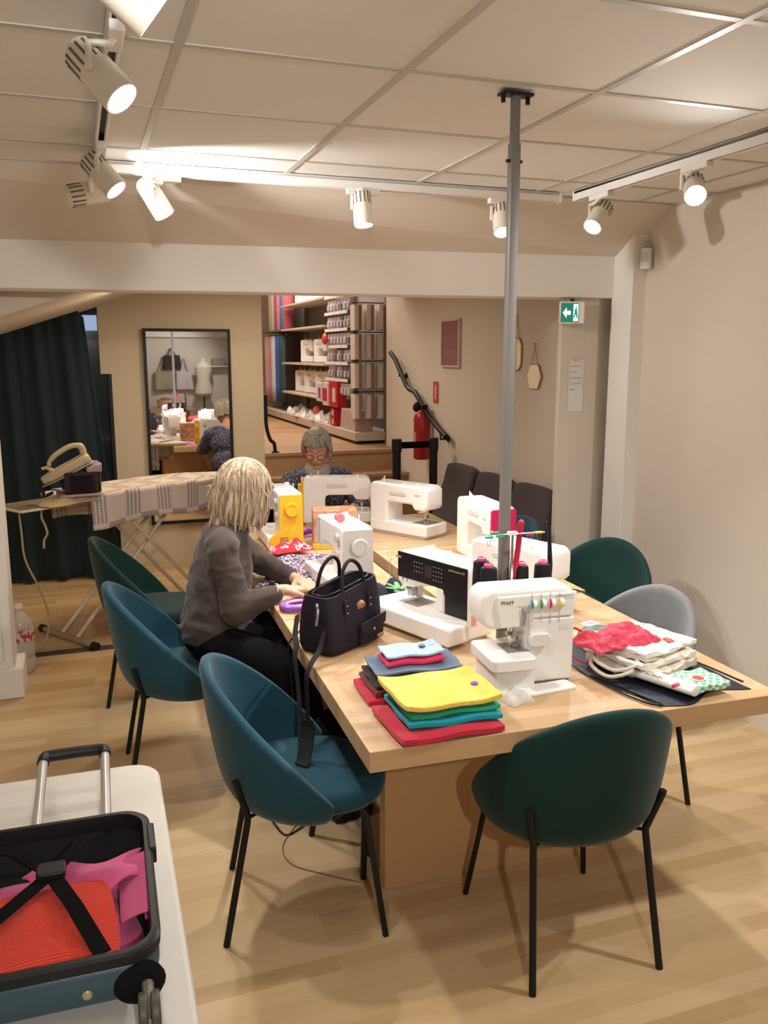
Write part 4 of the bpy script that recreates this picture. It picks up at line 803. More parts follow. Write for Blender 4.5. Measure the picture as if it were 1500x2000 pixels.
def head_prims():
    m = M()
    m.ell((0, -0.014, 0.022), (0.074, 0.092, 0.098), n=28, m=18); m.ell((0, 0.022, -0.028), (0.060, 0.066, 0.082), n=24, m=16)
    m.ell((0, 0.048, -0.092), (0.034, 0.032, 0.026)); m.cap((-0.045, -0.01, -0.07), (-0.022, 0.045, -0.095), 0.02, 0.018); m.cap((0.045, -0.01, -0.07), (0.022, 0.045, -0.095), 0.02, 0.018)
    m.cap((0, 0.086, 0.012), (0, 0.106, -0.026), 0.007, 0.011); m.ell((-0.011, 0.094, -0.030), (0.009, 0.011, 0.008)); m.ell((0.011, 0.094, -0.030), (0.009, 0.011, 0.008))
    for s in (-1, 1):
        m.ell((s * 0.036, 0.060, -0.030), (0.024, 0.024, 0.026)); m.cap((s * 0.008, 0.085, 0.026), (s * 0.045, 0.066, 0.028), 0.011, 0.010)
        m.ell((s * 0.031, 0.074, 0.004), (0.015, 0.010, 0.009))
        m.ell((s * 0.078, -0.008, -0.010), (0.010, 0.020, 0.030), (0.2, 0, 0)); m.ell((s * 0.083, -0.012, 0.004), (0.009, 0.016, 0.016))
    m.cap((-0.018, 0.082, -0.053), (0.018, 0.082, -0.053), 0.008); m.cap((-0.015, 0.082, -0.064), (0.015, 0.082, -0.064), 0.0085)
    m.cap((0, -0.03, -0.06), (0, -0.035, -0.17), 0.052, 0.056)
    return m
def face_parts(body, F, lens=None):
    e = M(); i = M()
    for s in (-1, 1): e.ell((s * 0.031, 0.0775, 0.001), (0.0105, 0.008, 0.0035)); i.ell((s * 0.031, 0.0845, 0.001), (0.0045, 0.002, 0.0034))
    obj('eyes', e.xf(F), EYEW, body); obj('irises', i.xf(F), EYED, body)
    l = M().cap((-0.018, 0.0895, -0.0535), (0.018, 0.0895, -0.0535), 0.0028).cap((-0.015, 0.0895, -0.0625), (0.015, 0.0895, -0.0625), 0.0040)
    obj('lips', l.xf(F), LIP, body)
    b = M()
    for s in (-1, 1): b.tube([(s * 0.014, 0.096, 0.026), (s * 0.030, 0.088, 0.033), (s * 0.048, 0.072, 0.028)], [0.0025, 0.003, 0.0015], 6)
    obj('eyebrows', b.xf(F), mat('brow_hair', (0.22, 0.16, 0.11), 0.9), body)
def hand_prims(m, w, d, n, side, curl=0.35, s=1.0, spread=0.10):
    """w wrist, d towards the fingers, n back-of-hand normal, side=+1 thumb on the d x n side"""
    d = Vector(d).normalized(); n = (Vector(n) - d * Vector(n).dot(d)).normalized(); a = d.cross(n) * side; w = Vector(w)
    K = []
    for k, (o, L) in enumerate([(0.027, 0.088), (0.009, 0.094), (-0.010, 0.090), (-0.027, 0.080)]):
        base = w + a * (o * 0.55) * s + d * 0.008 * s; kn = w + a * o * s + d * L * s + n * 0.004 * s
        m.cap(base, kn, 0.0135 * s, 0.0108 * s, 10); K.append((kn, o))
    m.cap(w - d * 0.02 * s, w + d * 0.02 * s, 0.023 * s, 0.024 * s, 12)
    for (kn, o), L, r in zip(K, (0.068, 0.076, 0.070, 0.054), (0.0085, 0.0088, 0.0083, 0.0072)):
        p = kn; dd = (d + a * (o / 0.027) * spread).normalized()
        for q, fr in enumerate((0.45, 0.32, 0.23)):
            ang = curl * (0.7 + 0.5 * q); ax = dd.cross(n); dd = (dd * cos(ang) - n * sin(ang)).normalized()
            e = p + dd * L * fr * s; m.cap(p, e, r * (1 - 0.1 * q) * s, r * (0.9 - 0.1 * q) * s, 10); p = e
    t0 = w + a * 0.02 * s + d * 0.018 * s; t1 = t0 + (a * 0.8 + d * 0.75 - n * 0.15).normalized() * 0.042 * s; t2 = t1 + (a * 0.35 + d * 1.0 - n * 0.25).normalized() * 0.032 * s; t3 = t2 + (a * 0.1 + d - n * 0.3).normalized() * 0.024 * s
    m.cap(t0, t1, 0.0145 * s, 0.0112 * s, 10); m.cap(t1, t2, 0.011 * s, 0.0095 * s, 10); m.cap(t2, t3, 0.0095 * s, 0.008 * s, 10)
def local(m, root): m.v = [tuple(Vector(p) - Vector(root)) for p in m.v]; return m
def hair_mesh(F, rfun, face=0.9, zt=0.128, zb=-0.17, nphi=180, nv=46, seed=1, amp=0.004, fringe=0.03):
    """shell of hair in head space: angle phi (0 = face), v from crown to tips"""
    rnd = random.Random(seed); f1 = [rnd.uniform(0, 6.28) for _ in range(6)]
    m = M(); m.v = []
    for i in range(nphi):
        phi = 2 * pi * i / nphi; a = abs(((phi + pi) % (2 * pi)) - pi)     # 0 at the face
        for j in range(nv + 1):
            v = j / nv
            end = zb + rnd.uniform(-0.0, 0.006) + 0.008 * sin(phi * 9 + f1[0]) + 0.006 * sin(phi * 23 + f1[4])
            if a < face: k = min(1, (face - a) / 0.25); end = end * (1 - k) + fringe * k
            # quarter arc over the skull, then hanging straight
            t = v; R, zz = rfun(t, a, end, zt)
            lock = amp * (sin(phi * 31 + 3 * t + f1[1]) + 0.7 * sin(phi * 53 - 5 * t + f1[2]) + 0.6 * sin(phi * 17 + 8 * t + f1[3])) * min(1, t * 4)
            R += lock
            m.v.append((R * sin(phi) * 1.0, R * cos(phi) * 1.12 - 0.012, zz))
    for i in range(nphi):
        for j in range(nv): m.f.append((i * (nv + 1) + j, ((i + 1) % nphi) * (nv + 1) + j, ((i + 1) % nphi) * (nv + 1) + j + 1, i * (nv + 1) + j + 1))
    return m.xf(F)
def hair_mat(name, c1, c2):
    m = bpy.data.materials.new(name); m.use_nodes = True; nt, b = nodes(m); b.inputs['Roughness'].default_value = 0.5
    tc = nt.nodes.new('ShaderNodeTexCoord'); mp = nt.nodes.new('ShaderNodeMapping'); mp.inputs['Scale'].default_value = (1, 1, 0.10); nt.links.new(tc.outputs['Object'], mp.inputs[0])
    n = nt.nodes.new('ShaderNodeTexNoise'); n.inputs['Scale'].default_value = 90; n.inputs['Detail'].default_value = 3; nt.links.new(mp.outputs[0], n.inputs['Vector'])
    mx = nt.nodes.new('ShaderNodeValToRGB'); mx.color_ramp.elements[0].position = 0.35; mx.color_ramp.elements[1].position = 0.65
    mx.color_ramp.elements[0].color = (*c1, 1); mx.color_ramp.elements[1].color = (*c2, 1); nt.links.new(n.outputs['Fac'], mx.inputs[0]); nt.links.new(mx.outputs[0], b.inputs['Base Color'])
    bp = nt.nodes.new('ShaderNodeBump'); bp.inputs['Strength'].default_value = 0.8; bp.inputs['Distance'].default_value = 0.003; nt.links.new(n.outputs['Fac'], bp.inputs['Height']); nt.links.new(bp.outputs[0], b.inputs['Normal'])
    return m
# ---- woman with the ash blond bob, seen from behind, seated on the left side
R1 = (0.44, 3.55, 0)
t = W1 = thing('person', 'person with ash blond bob in grey-brown sweater and black skirt, seated left, back to viewer', 'person', R1)
F1 = frame((0.655, 3.59, 1.185), (0.90, 0.16, -0.40), s=1.0)
b = head_prims().xf(F1)
b.cap((0.60, 3.58, 1.06), (0.56, 3.585, 0.98), 0.055, 0.075); b.ell((0.54, 3.59, 0.86), (0.09, 0.14, 0.17)); b.ell((0.51, 3.56, 0.66), (0.10, 0.15, 0.13))
def arm(m, S_, E_, Wr, r): m.cap(S_, E_, r[0], r[1]); m.cap(E_, Wr, r[1], r[2])
S1, E1, Wr1 = (0.515, 3.415, 0.985), (0.55, 3.325, 0.735), (0.735, 3.335, 0.800)
S2, E2, Wr2 = (0.575, 3.775, 0.97), (0.73, 3.78, 0.825), (0.845, 3.50, 0.795)
arm(b, S1, E1, Wr1, (0.045, 0.036, 0.024)); arm(b, S2, E2, Wr2, (0.045, 0.036, 0.024))
hand_prims(b, (0.745, 3.337, 0.800), (0.9, 0.22, -0.12), (0.05, 0, 1), 1, 0.22)
hand_prims(b, (0.848, 3.49, 0.795), (0.25, -0.95, -0.06), (0, 0, 1), 1, 0.22)
body = obj('body', local(remesh(b, 0.0045, 3), R1), SKIN, t)
face_parts(body, Matrix.Translation(-Vector(R1)) @ F1)
SW = mat('grey_brown_mohair', (0.075, 0.056, 0.048), 1.0, noise=0.45, nscale=9, bump=0.8, bscale=260, sheen=0.15, spec=0.1)
s = M()
for q in range(9): f = q / 8; s.ell((0.505 + 0.05 * f, 3.56 + 0.035 * f, 0.64 + 0.33 * f), (0.138 - 0.040 * f ** 3, 0.205 - 0.045 * f ** 3, 0.10), n=28, m=16)
s.lathe([(0.97, 0.560), (1.0, 0.57), (1.0, 0.60), (0.96, 0.66)], (0.503, 3.56, 0), 28, 0.150, 0.213)
s.cap((0.60, 3.58, 1.035), (0.575, 3.585, 0.99), 0.067, 0.085)
s.cap(S1, E1, 0.062, 0.060); s.cap(E1, (0.70, 3.332, 0.785), 0.060, 0.042); s.cap((0.55, 3.6, 0.96), S1, 0.08, 0.068)
s.cap(S2, E2, 0.066, 0.056); s.cap(E2, (0.825, 3.55, 0.795), 0.055, 0.038); s.cap((0.55, 3.6, 0.96), S2, 0.08, 0.066)
s.ell((0.50, 3.37, 0.93), (0.05, 0.05, 0.1))
obj('sweater', folds(local(remesh(s, 0.008, 9), R1), 0.008, 7.0), SW, t)
obj('bracelet', local(M().tube([Vector((0.715, 3.334, 0.797)) + Vector((0.2 * 0.03 * sin(a), 0.034 * cos(a), 0.030 * sin(a))) for a in [2 * pi * i / 20 for i in range(20)]], 0.004, 6, closed=True), R1), mat('beige_bracelet', (0.55, 0.42, 0.28), 0.5), t)
s = M()
s.ell((0.495, 3.55, 0.565), (0.138, 0.200, 0.085), n=24, m=14)
s.cap((0.47, 3.47, 0.565), (0.715, 3.06, 0.555), 0.095, 0.078); s.cap((0.50, 3.62, 0.565), (0.86, 3.50, 0.565), 0.095, 0.08); s.cap((0.55, 3.50, 0.56), (0.80, 3.26, 0.55), 0.09, 0.075)
s.cap((0.715, 3.05, 0.53), (0.745, 3.02, 0.22), 0.075, 0.065); s.cap((0.87, 3.50, 0.55), (0.89, 3.48, 0.22), 0.075, 0.06); s.cap((0.78, 3.25, 0.5), (0.82, 3.24, 0.25), 0.08, 0.07)
obj('skirt', local(remesh(s, 0.011, 6), R1), BLACKF, t)
s = M(); s.cap((0.745, 3.02, 0.25), (0.74, 3.0, 0.09), 0.045, 0.034); s.cap((0.89, 3.48, 0.25), (0.88, 3.47, 0.09), 0.045, 0.034)
s.cap((0.73, 3.01, 0.042), (0.845, 2.97, 0.036), 0.04, 0.032); s.cap((0.87, 3.47, 0.042), (0.985, 3.46, 0.036), 0.04, 0.032)
obj('boots', local(remesh(s, 0.007, 3), R1), BLACKP, t)
H1 = hair_mat('ash_blond_hair', (0.20, 0.125, 0.07), (0.56, 0.43, 0.29))
def r1(tv, a, end, zt):
    if tv < 0.42:
        q = tv / 0.42 * pi / 2; return 0.101 * sin(q) + 0.003, 0.128 * cos(q)
    q = (tv - 0.42) / 0.58; zz = (1 - q) * 0.0 + q * end
    return 0.101 + 0.012 * sin(q * 2.6) - 0.016 * q * q * (1 if a > 1 else 0.4), zz
up1 = frame((0.650, 3.588, 1.190), (0.97, 0.10, -0.10), s=1.0)
hr = obj('hair', local(hair_mesh(up1, r1, face=0.75, zb=-0.155, seed=4), R1), H1, t, solid=0.006)
lk = M(); rnd = random.Random(9)
for k in range(130):
    a = rnd.uniform(0.75, 2 * pi - 0.75); r0 = 0.116; z0 = rnd.uniform(-0.06, 0.09); zz = []
    rr = rnd.uniform(0.098, 0.113); sw = rnd.uniform(-0.35, 0.35); L = rnd.uniform(0.08, 0.17); cu = rnd.uniform(-0.02, 0.03)
    for i in range(7):
        q = i / 6; z = z0 - L * q; 
        if z > 0: R_ = 0.103 * sqrt(max(0.05, 1 - (z / 0.128) ** 2)) + 0.004
        else: R_ = rr + cu * q * q
        ph = a + sw * q * 0.5; zz.append((R_ * sin(ph), R_ * cos(ph) * 1.12 - 0.012, max(z, -0.172)))
    lk.tube(zz, [0.0025, 0.0042, 0.0046, 0.0044, 0.0038, 0.0028, 0.0012], 6)
obj('loose_locks', local(lk.xf(up1), R1), H1, hr)

# ---- grey haired woman at the far end of the table
R2 = (1.47, 5.50, 0)
t = W2 = thing('person', 'person with short grey hair, reddish glasses and navy speckled sweater, seated at the far end', 'person', R2)
F2 = frame((1.452, 5.40, 1.140), (-0.33, -0.90, -0.34), s=1.06)
b = head_prims().xf(F2)
b.cap((1.47, 5.44, 1.0), (1.48, 5.47, 0.90), 0.055, 0.07); b.ell((1.48, 5.50, 0.78), (0.15, 0.10, 0.17)); b.ell((1.48, 5.54, 0.60), (0.15, 0.12, 0.14))
A1, B1, C1_ = (1.29, 5.47, 0.92), (1.22, 5.32, 0.74), (1.40, 5.13, 0.79)
A2, B2, C2_ = (1.67, 5.49, 0.92), (1.74, 5.32, 0.74), (1.62, 5.12, 0.79)
arm(b, A1, B1, C1_, (0.045, 0.036, 0.024)); arm(b, A2, B2, C2_, (0.045, 0.036, 0.024))
hand_prims(b, (1.41, 5.12, 0.792), (0.75, -0.55, -0.1), (0, 0, 1), 1, 0.25); hand_prims(b, (1.61, 5.115, 0.792), (-0.35, -0.8, -0.1), (0, 0, 1), -1, 0.25)
body2 = obj('body', local(remesh(b, 0.0045, 3), R2), SKIN2, t)
F2l = Matrix.Translation(-Vector(R2)) @ F2
face_parts(body2, F2l)
SW2 = ramp_mat('navy_speckled_knit', 'noise', 95, [(0.0, (0.018, 0.020, 0.045)), (0.50, (0.03, 0.032, 0.07)), (0.58, (0.22, 0.22, 0.28))], interp='LINEAR', rough=0.95)
s = M(); s.ell((1.48, 5.49, 0.83), (0.20, 0.125, 0.15), n=26, m=16); s.ell((1.48, 5.52, 0.63), (0.185, 0.14, 0.16), n=26, m=16); s.cap((1.35, 5.48, 0.935), (1.61, 5.49, 0.935), 0.072)
s.cap(A1, B1, 0.066, 0.056); s.cap(B1, (1.375, 5.155, 0.785), 0.055, 0.037); s.cap(A2, B2, 0.066, 0.056); s.cap(B2, (1.64, 5.155, 0.785), 0.055, 0.037)
obj('sweater', folds(local(remesh(s, 0.008, 5), R2), 0.008, 8.0), SW2, t)
obj('collar', local(M().lathe([(1.0, 0.0), (1.12, 0.02), (1.05, 0.05), (0.92, 0.075), (0.86, 0.07), (0.95, 0.03), (0.9, 0.0)], (1.468, 5.445, 0.965), 28, 0.080, 0.078), R2), mat('grey_roll_collar', (0.42, 0.38, 0.36), 0.9, bump=0.4, bscale=200), t)
s = M(); s.ell((1.48, 5.56, 0.555), (0.19, 0.17, 0.09), n=24, m=14); s.cap((1.40, 5.52, 0.56), (1.40, 5.17, 0.56), 0.088, 0.07); s.cap((1.57, 5.52, 0.56), (1.57, 5.17, 0.56), 0.088, 0.07)
s.cap((1.40, 5.17, 0.55), (1.40, 5.22, 0.10), 0.065, 0.045); s.cap((1.57, 5.17, 0.55), (1.57, 5.22, 0.10), 0.065, 0.045)
obj('trousers', local(remesh(s, 0.011, 5), R2), mat('dark_trousers', (0.015, 0.014, 0.02), 0.95), t)
s = M(); s.cap((1.40, 5.24, 0.042), (1.40, 5.11, 0.036), 0.04, 0.033); s.cap((1.57, 5.24, 0.042), (1.57, 5.11, 0.036), 0.04, 0.033)
obj('shoes', local(remesh(s, 0.007, 3), R2), BLACKP, t)
H2 = hair_mat('short_grey_hair', (0.20, 0.165, 0.13), (0.46, 0.41, 0.35))
def r2(tv, a, end, zt):
    q = tv * (pi / 2 + 0.0) 
    z = 0.128 * cos(q); 
    if tv > 0.75: k = (tv - 0.75) / 0.25; z = 0.128 * cos(0.75 * pi / 2) * (1 - k) + end * k; q = 0.75 * pi / 2 + k * 0.3
    return (0.088 if z > -0.02 else 0.084) * sin(min(q, pi / 2)) + 0.004, z
hair2 = hair_mesh(frame((1.452, 5.40, 1.143), (-0.33, -0.90, -0.34), s=1.06), r2, face=1.15, zb=-0.055, seed=12, amp=0.0025, fringe=0.052)
obj('hair', local(hair2, R2), H2, t, solid=0.007)
gm = mat('red_brown_frame', (0.25, 0.04, 0.02), 0.35)
g = M()
for s_ in (-1, 1):
    g.tube([(s_ * 0.033 + 0.023 * cos(a), 0.099 - 0.004 * cos(a) * s_, -0.010 + 0.016 * sin(a)) for a in [2 * pi * i / 22 for i in range(22)]], 0.0017, 6, closed=True)
    g.tube([(s_ * 0.056, 0.096, -0.006), (s_ * 0.078, 0.06, 0.002), (s_ * 0.084, 0.0, 0.010)], 0.0016, 6)
g.tube([(-0.011, 0.103, -0.008), (0, 0.106, -0.004), (0.011, 0.103, -0.008)], 0.0016, 6)
obj('glasses', g.xf(F2l), gm, t)
st2 = [o for o in bpy.data.objects if o.name == 'stool'][0]
dup(st2, (1.48, 5.60, 0), 0.1, 'black stool under the grey-haired person at the far end of the table')

# ------------------------------------------------------------------ ironing board corner
BRZ = radians(33)
t = IB = thing('ironing_board', 'white-legged folding ironing board in front of the tall mirror', 'ironing board', (-0.04, 5.28, 0), BRZ)
brd = [(0.0, 0.02), (0.02, 0.0), (1.0, 0.0), (1.18, 0.06), (1.30, 0.15), (1.33, 0.20), (1.30, 0.25), (1.18, 0.34), (1.0, 0.40), (0.02, 0.40), (0.0, 0.38)]
obj('board', M().prism(brd, 0.885, 0.915), mat('board_cover', (0.58, 0.49, 0.42), 0.9), t, bevel=0.008)
WM = mat('ivory_metal', (0.62, 0.54, 0.42), 0.4)
obj('iron_rest', M().prism([(-0.34, 0.03), (-0.33, 0.02), (-0.01, 0.02), (-0.01, 0.34), (-0.33, 0.34), (-0.34, 0.33)], 0.872, 0.884), WM, t, bevel=0.003)
obj('rest_plate', M().b2((-0.32, 0.04, 0.884), (-0.03, 0.32, 0.887)), mat('olive_plate', (0.20, 0.17, 0.10), 0.5), t, smooth=False)
def bar(a, b, r=0.0125): return M().tube([a, b], r, 10)
for y in (0.12, 0.28): obj('leg', bar((0.02, y, 0.03), (0.92, y * 0.9 + 0.02, 0.875)), WM, t)
for y in (0.07, 0.33): obj('leg', bar((1.05, y, 0.03), (0.28, y, 0.875)), WM, t)
obj('foot_bar', M().tube([(0.01, -0.07, 0.022), (0.01, 0.47, 0.022)], 0.019, 12), mat('beige_foot', (0.33, 0.25, 0.16), 0.5), t)
obj('foot_bar', M().tube([(1.05, -0.03, 0.022), (1.05, 0.43, 0.022)], 0.019, 12), MATS['beige_foot'], t)
for y in (-0.10, 0.46): obj('foot_cap', M().cyl((0.01, y, 0.024), (0.01, y + 0.04, 0.024), 0.024, n=14), BLACKP, t)
# cloth over the board
CK = bpy.data.materials.new('checked_linen'); CK.use_nodes = True; nt, bb = nodes(CK); bb.inputs['Roughness'].default_value = 0.9
tc = nt.nodes.new('ShaderNodeTexCoord'); sp_ = nt.nodes.new('ShaderNodeSeparateXYZ'); nt.links.new(tc.outputs['UV'], sp_.inputs[0])
def mth(op, a, b=None, c=None):
    n = nt.nodes.new('ShaderNodeMath'); n.operation = op
    for i, q in enumerate((a, b, c)):
        if q is None: continue
        if isinstance(q, (int, float)): n.inputs[i].default_value = q
        else: nt.links.new(q, n.inputs[i])
    return n.outputs[0]
def stripe(o, per, duty): return mth('LESS_THAN', mth('FRACT', mth('MULTIPLY', o, 1.0 / per)), duty)
bx = stripe(sp_.outputs[0], 0.24, 0.47); by2 = stripe(sp_.outputs[1], 0.22, 0.16)
fine = stripe(sp_.outputs[0], 0.028, 0.6); fine2 = stripe(sp_.outputs[1], 0.012, 0.75)
band = mth('MULTIPLY', mth('MULTIPLY', bx, mth('SUBTRACT', 1.0, by2)), mth('MULTIPLY', fine, fine2)); band2 = mth('MULTIPLY', mth('MULTIPLY', by2, mth('SUBTRACT', 1.0, bx)), 0.75)
tot = mth('MAXIMUM', band, band2)
mxx = nt.nodes.new('ShaderNodeMix'); mxx.data_type = 'RGBA'; mxx.inputs[6].default_value = (0.60, 0.51, 0.44, 1); mxx.inputs[7].default_value = (0.24, 0.21, 0.23, 1); nt.links.new(tot, mxx.inputs[0]); nt.links.new(mxx.outputs[2], bb.inputs['Base Color'])
def lin(u, v):
    X = 0.09 + 1.02 * u; s_ = v * 0.80          # arc length from the front hem over the top to the back hem
    w0 = 0.0 + max(0, (X - 0.85)) * 0.25; hang = 0.20 + 0.015 * sin(X * 9)
    if s_ < hang: y = w0 - 0.010 - 0.012 * sin(X * 13) * (1 - s_ / hang); z = 0.922 - (hang - s_)
    elif s_ < hang + 0.40 - 2 * w0: y = w0 - 0.010 + (s_ - hang) * 1.05; z = 0.922
    else: y = 0.415 - w0; z = 0.922 - (s_ - hang - 0.40 + 2 * w0)
    return (X, y, max(z, 0.66))
lm = M().grid(lin, 40, 44); lo = obj('linen_cloth', lm, CK, sub=0, loc=(-0.04, 5.28, 0), rot=(0, 0, BRZ), solid=0.004, ang=80)
uv = lo.data.uv_layers.new(name='UVMap')
for lp in lo.data.loops:
    i, j = divmod(lp.vertex_index, 45); uv.data[lp.index].uv = (1.02 * i / 40, 0.80 * j / 44)
tag(lo, 'white and mauve checked linen cloth draped over the ironing board', 'cloth')
tag(obj('tan_cloth', crumple(0.36, 0.22, 0.06, 0.4, 61), cloth('tan_cotton', (0.47, 0.34, 0.18)), loc=(-0.10, 5.34, 0.888), rot=(0, 0, 0.6), sub=1), 'bunched tan cloth at the left end of the ironing board', 'cloth')
# steam station and iron
t = thing('steam_iron', 'beige steam iron resting nose down on its dark water tank, on the ironing board', 'iron', (-0.005, 5.36, 0.925), radians(8)); t.scale = (1.1, 1.1, 1.1)
obj('tank', M().prism(rrect(-0.095, -0.075, 0.095, 0.10, 0.03), 0.012, 0.13), mat('smoked_tank', (0.02, 0.008, 0.014), 0.15), t, bevel=0.012)
obj('tank_base', M().prism(rrect(-0.125, -0.085, 0.10, 0.105, 0.035), 0.0, 0.014), mat('mauve_plastic', (0.40, 0.29, 0.29), 0.4), t, bevel=0.004)
obj('tank_lid', M().prism([(0.02, 0.125), (0.10, 0.125), (0.10, 0.175), (0.02, 0.15)], -0.07, 0.09, 'y'), MATS['mauve_plastic'], t, bevel=0.008)
RI = Matrix.Translation((-0.045, 0.0, 0.125)) @ Matrix.Rotation(radians(-26), 4, 'Y')
BEI = mat('beige_plastic', (0.52, 0.42, 0.25), 0.4)
sole = [(-0.17, 0.0), (-0.12, -0.035), (-0.04, -0.055), (0.10, -0.058), (0.125, -0.04), (0.125, 0.04), (0.10, 0.058), (-0.04, 0.055), (-0.12, 0.035)]
obj('soleplate', M().prism(sole, 0.0, 0.008).xf(RI), STEEL, t, bevel=0.002)
obj('shell', M().prism([(x * 0.95, y * 0.92) for x, y in sole], 0.008, 0.055).xf(RI), BEI, t, bevel=0.012, seg=3)
obj('handle', M().tube(bez([(0.10, 0, 0.05), (0.105, 0, 0.10), (0.06, 0, 0.125), (-0.02, 0, 0.122), (-0.07, 0, 0.105), (-0.085, 0, 0.085)], 6), [0.018] * 8 + [0.014] * 15 + [0.011] * 8, 12).xf(RI), BEI, t)
obj('front_neck', M().tube([(-0.08, 0, 0.05), (-0.10, 0, 0.085), (-0.125, 0, 0.09)], [0.014, 0.010, 0.008], 10).xf(RI), BEI, t)
obj('hose', M().tube(bez([(-0.12, 0.03, 0.15), (-0.17, 0.05, 0.08), (-0.19, 0.06, 0.0), (-0.14, 0.08, 0.01)], 8), 0.008, 8), BLACKP, t)
tag(obj('iron_cord', M().tube(bez([(-0.36, 5.35, 0.86), (-0.355, 5.36, 0.72), (-0.345, 5.36, 0.55), (-0.28, 5.38, 0.36), (-0.24, 5.38, 0.18), (-0.27, 5.34, 0.04), (-0.33, 5.28, 0.006)]), 0.006, 8), mat('ivory_cord', (0.42, 0.35, 0.24), 0.6)), 'ivory power cord hanging from the iron rest down to the floor', 'cord')
tag(obj('hanging_string', M().tube(bez([(-0.235, 5.38, 0.87), (-0.24, 5.37, 0.80), (-0.225, 5.38, 0.75), (-0.215, 5.37, 0.70), (-0.235, 5.38, 0.66), (-0.24, 5.37, 0.61)]), 0.007, 7), MATS['ivory_cord']), 'short knotted string hanging under the iron rest', 'string')
# tall mirror
t = thing('floor_mirror', 'tall black-framed mirror standing against the far wall', 'mirror', (0.875, 7.27, 0.345), 0)
MIR = mat('mirror_glass', (0.92, 0.92, 0.92), 0.015, 1.0)
obj('glass', M().b2((-0.33, -0.002, 0.02), (0.33, 0.008, 1.585)), MIR, t, smooth=False)
obj('frame', M().b2((-0.35, -0.012, 0), (-0.326, 0.02, 1.605)).b2((0.326, -0.012, 0), (0.35, 0.02, 1.605)).b2((-0.326, -0.012, 0), (0.326, 0.02, 0.024)).b2((-0.326, -0.012, 1.581), (0.326, 0.02, 1.605)), BLACKP, t, smooth=False)
# curtain
def cur(u, v):
    v2 = v; xl = -1.05; xt = 0.08; xb = 0.255; zt = 1.70 + (2.085 - 1.70) * u ** 0.85 - (0.06 if u > 0.97 else 0.0)
    x = xl + (xt + (xb - xt) * v2 - xl) * u; z = zt * (1 - v2) + 0.015 * v2
    y = 6.98 + 0.035 * sin(u * 34 + v2 * 1.2) * (0.35 + 0.65 * v2) + 0.012 * sin(u * 71 + 2 * v2) - 0.10 * sin(v2 * pi) * u
    return (x, y, z)
tag(obj('curtain', M().grid(cur, 90, 30), mat('dark_petrol_cloth', (0.006, 0.017, 0.023), 0.95, noise=0.15, nscale=6, bump=0.2, bscale=300, sheen=0.1), solid=0.006), 'dark petrol blue curtain hanging from the sloping ceiling at left', 'curtain')
# water canister by the column
t = thing('water_jug', 'large clear ribbed plastic water bottle with red label behind the column', 'bottle', (-0.375, 4.98, 0), 0)
obj('body', M().lathe([(0.062, 0.0), (0.07, 0.01), (0.07, 0.08), (0.066, 0.09), (0.07, 0.10), (0.07, 0.17), (0.066, 0.18), (0.07, 0.19), (0.07, 0.27), (0.062, 0.30), (0.03, 0.345), (0.022, 0.35), (0.022, 0.37), (0.01, 0.372)], n=28), mat('jug_plastic', (0.72, 0.66, 0.58), 0.15, alpha=0.6), t)
obj('label', M().lathe([(0.0708, 0.19), (0.0712, 0.2), (0.0712, 0.255), (0.0705, 0.26)], n=28), ramp_mat('jug_label', 'noise', 30, [(0.0, (0.6, 0.52, 0.48)), (0.52, (0.45, 0.06, 0.06))]), t)
obj('cap', M().cyl((0, 0, 0.365), (0, 0, 0.39), 0.022, n=20), WHITEP, t)

# ------------------------------------------------------------------ passage wall and pier
XW = 2.72; KY = 1.026
t = thing('handrail', 'black wall handrail beside the stairs, stepping down to the right', 'handrail', (XW - 0.07, 6.57, 0))
rp = [(0, 0.72, 1.76), (0, 0.60, 1.70), (0, 0.33, 1.485), (0, 0.26, 1.455), (0, 0.12, 1.435), (0, 0.02, 1.37), (0, -0.22, 1.24), (0, -0.40, 1.165), (0, -0.47, 1.145), (0.0, -0.53, 1.12)]
obj('rail', M().tube(rp, [0.02] * 9 + [0.024], 12), BLACK, t)
for y, z in ((0.50, 1.62), (0.04, 1.375), (-0.42, 1.155)): obj('bracket', M().tube([(0, y, z - 0.01), (0, y, z - 0.06), (0.068, y, z - 0.06)], 0.009, 8).cyl((0.060, y, z - 0.06), (0.069, y, z - 0.06), 0.024, n=14), BLACK, t)
t = thing('fire_extinguisher', 'red fire extinguisher on the wall under the handrail', 'fire extinguisher', (XW - 0.085, 6.50, 0.90))
obj('cylinder', M().lathe([(0.06, 0.0), (0.068, 0.015), (0.068, 0.33), (0.058, 0.37), (0.03, 0.395), (0.02, 0.40)], n=26), mat('extinguisher_red', (0.35, 0.012, 0.012), 0.35), t)
obj('valve', M().cyl((0, 0, 0.395), (0, 0, 0.43), 0.018, n=12).b2((-0.02, -0.07, 0.43), (0.02, 0.02, 0.445)), BLACKP, t)
obj('gauge_hose', M().ell((-0.02, 0.05, 0.42), (0.042, 0.02, 0.042)), BLACKP, t)
obj('label', M().b2((-0.0695, -0.03, 0.12), (-0.060, 0.02, 0.22)), mat('ext_label', (0.55, 0.25, 0.2), 0.5), t, smooth=False)
t = thing('safety_sign', 'small red safety notice on the wall above the extinguisher', 'sign', (XW - 0.004, 6.41, 1.36))
obj('plate', M().b2((-0.003, -0.05, 0), (0.003, 0.05, 0.17)), mat('sign_red', (0.55, 0.07, 0.04), 0.5), t, smooth=False)
obj('pictogram', M().b2((-0.004, -0.01, 0.03), (-0.003, 0.01, 0.14)), mat('sign_white', (0.7, 0.55, 0.5), 0.5), t, smooth=False)
t = thing('framed_poster', 'dusky pink poster in a pale frame on the passage wall', 'picture', (XW - 0.012, 6.11, 1.647))
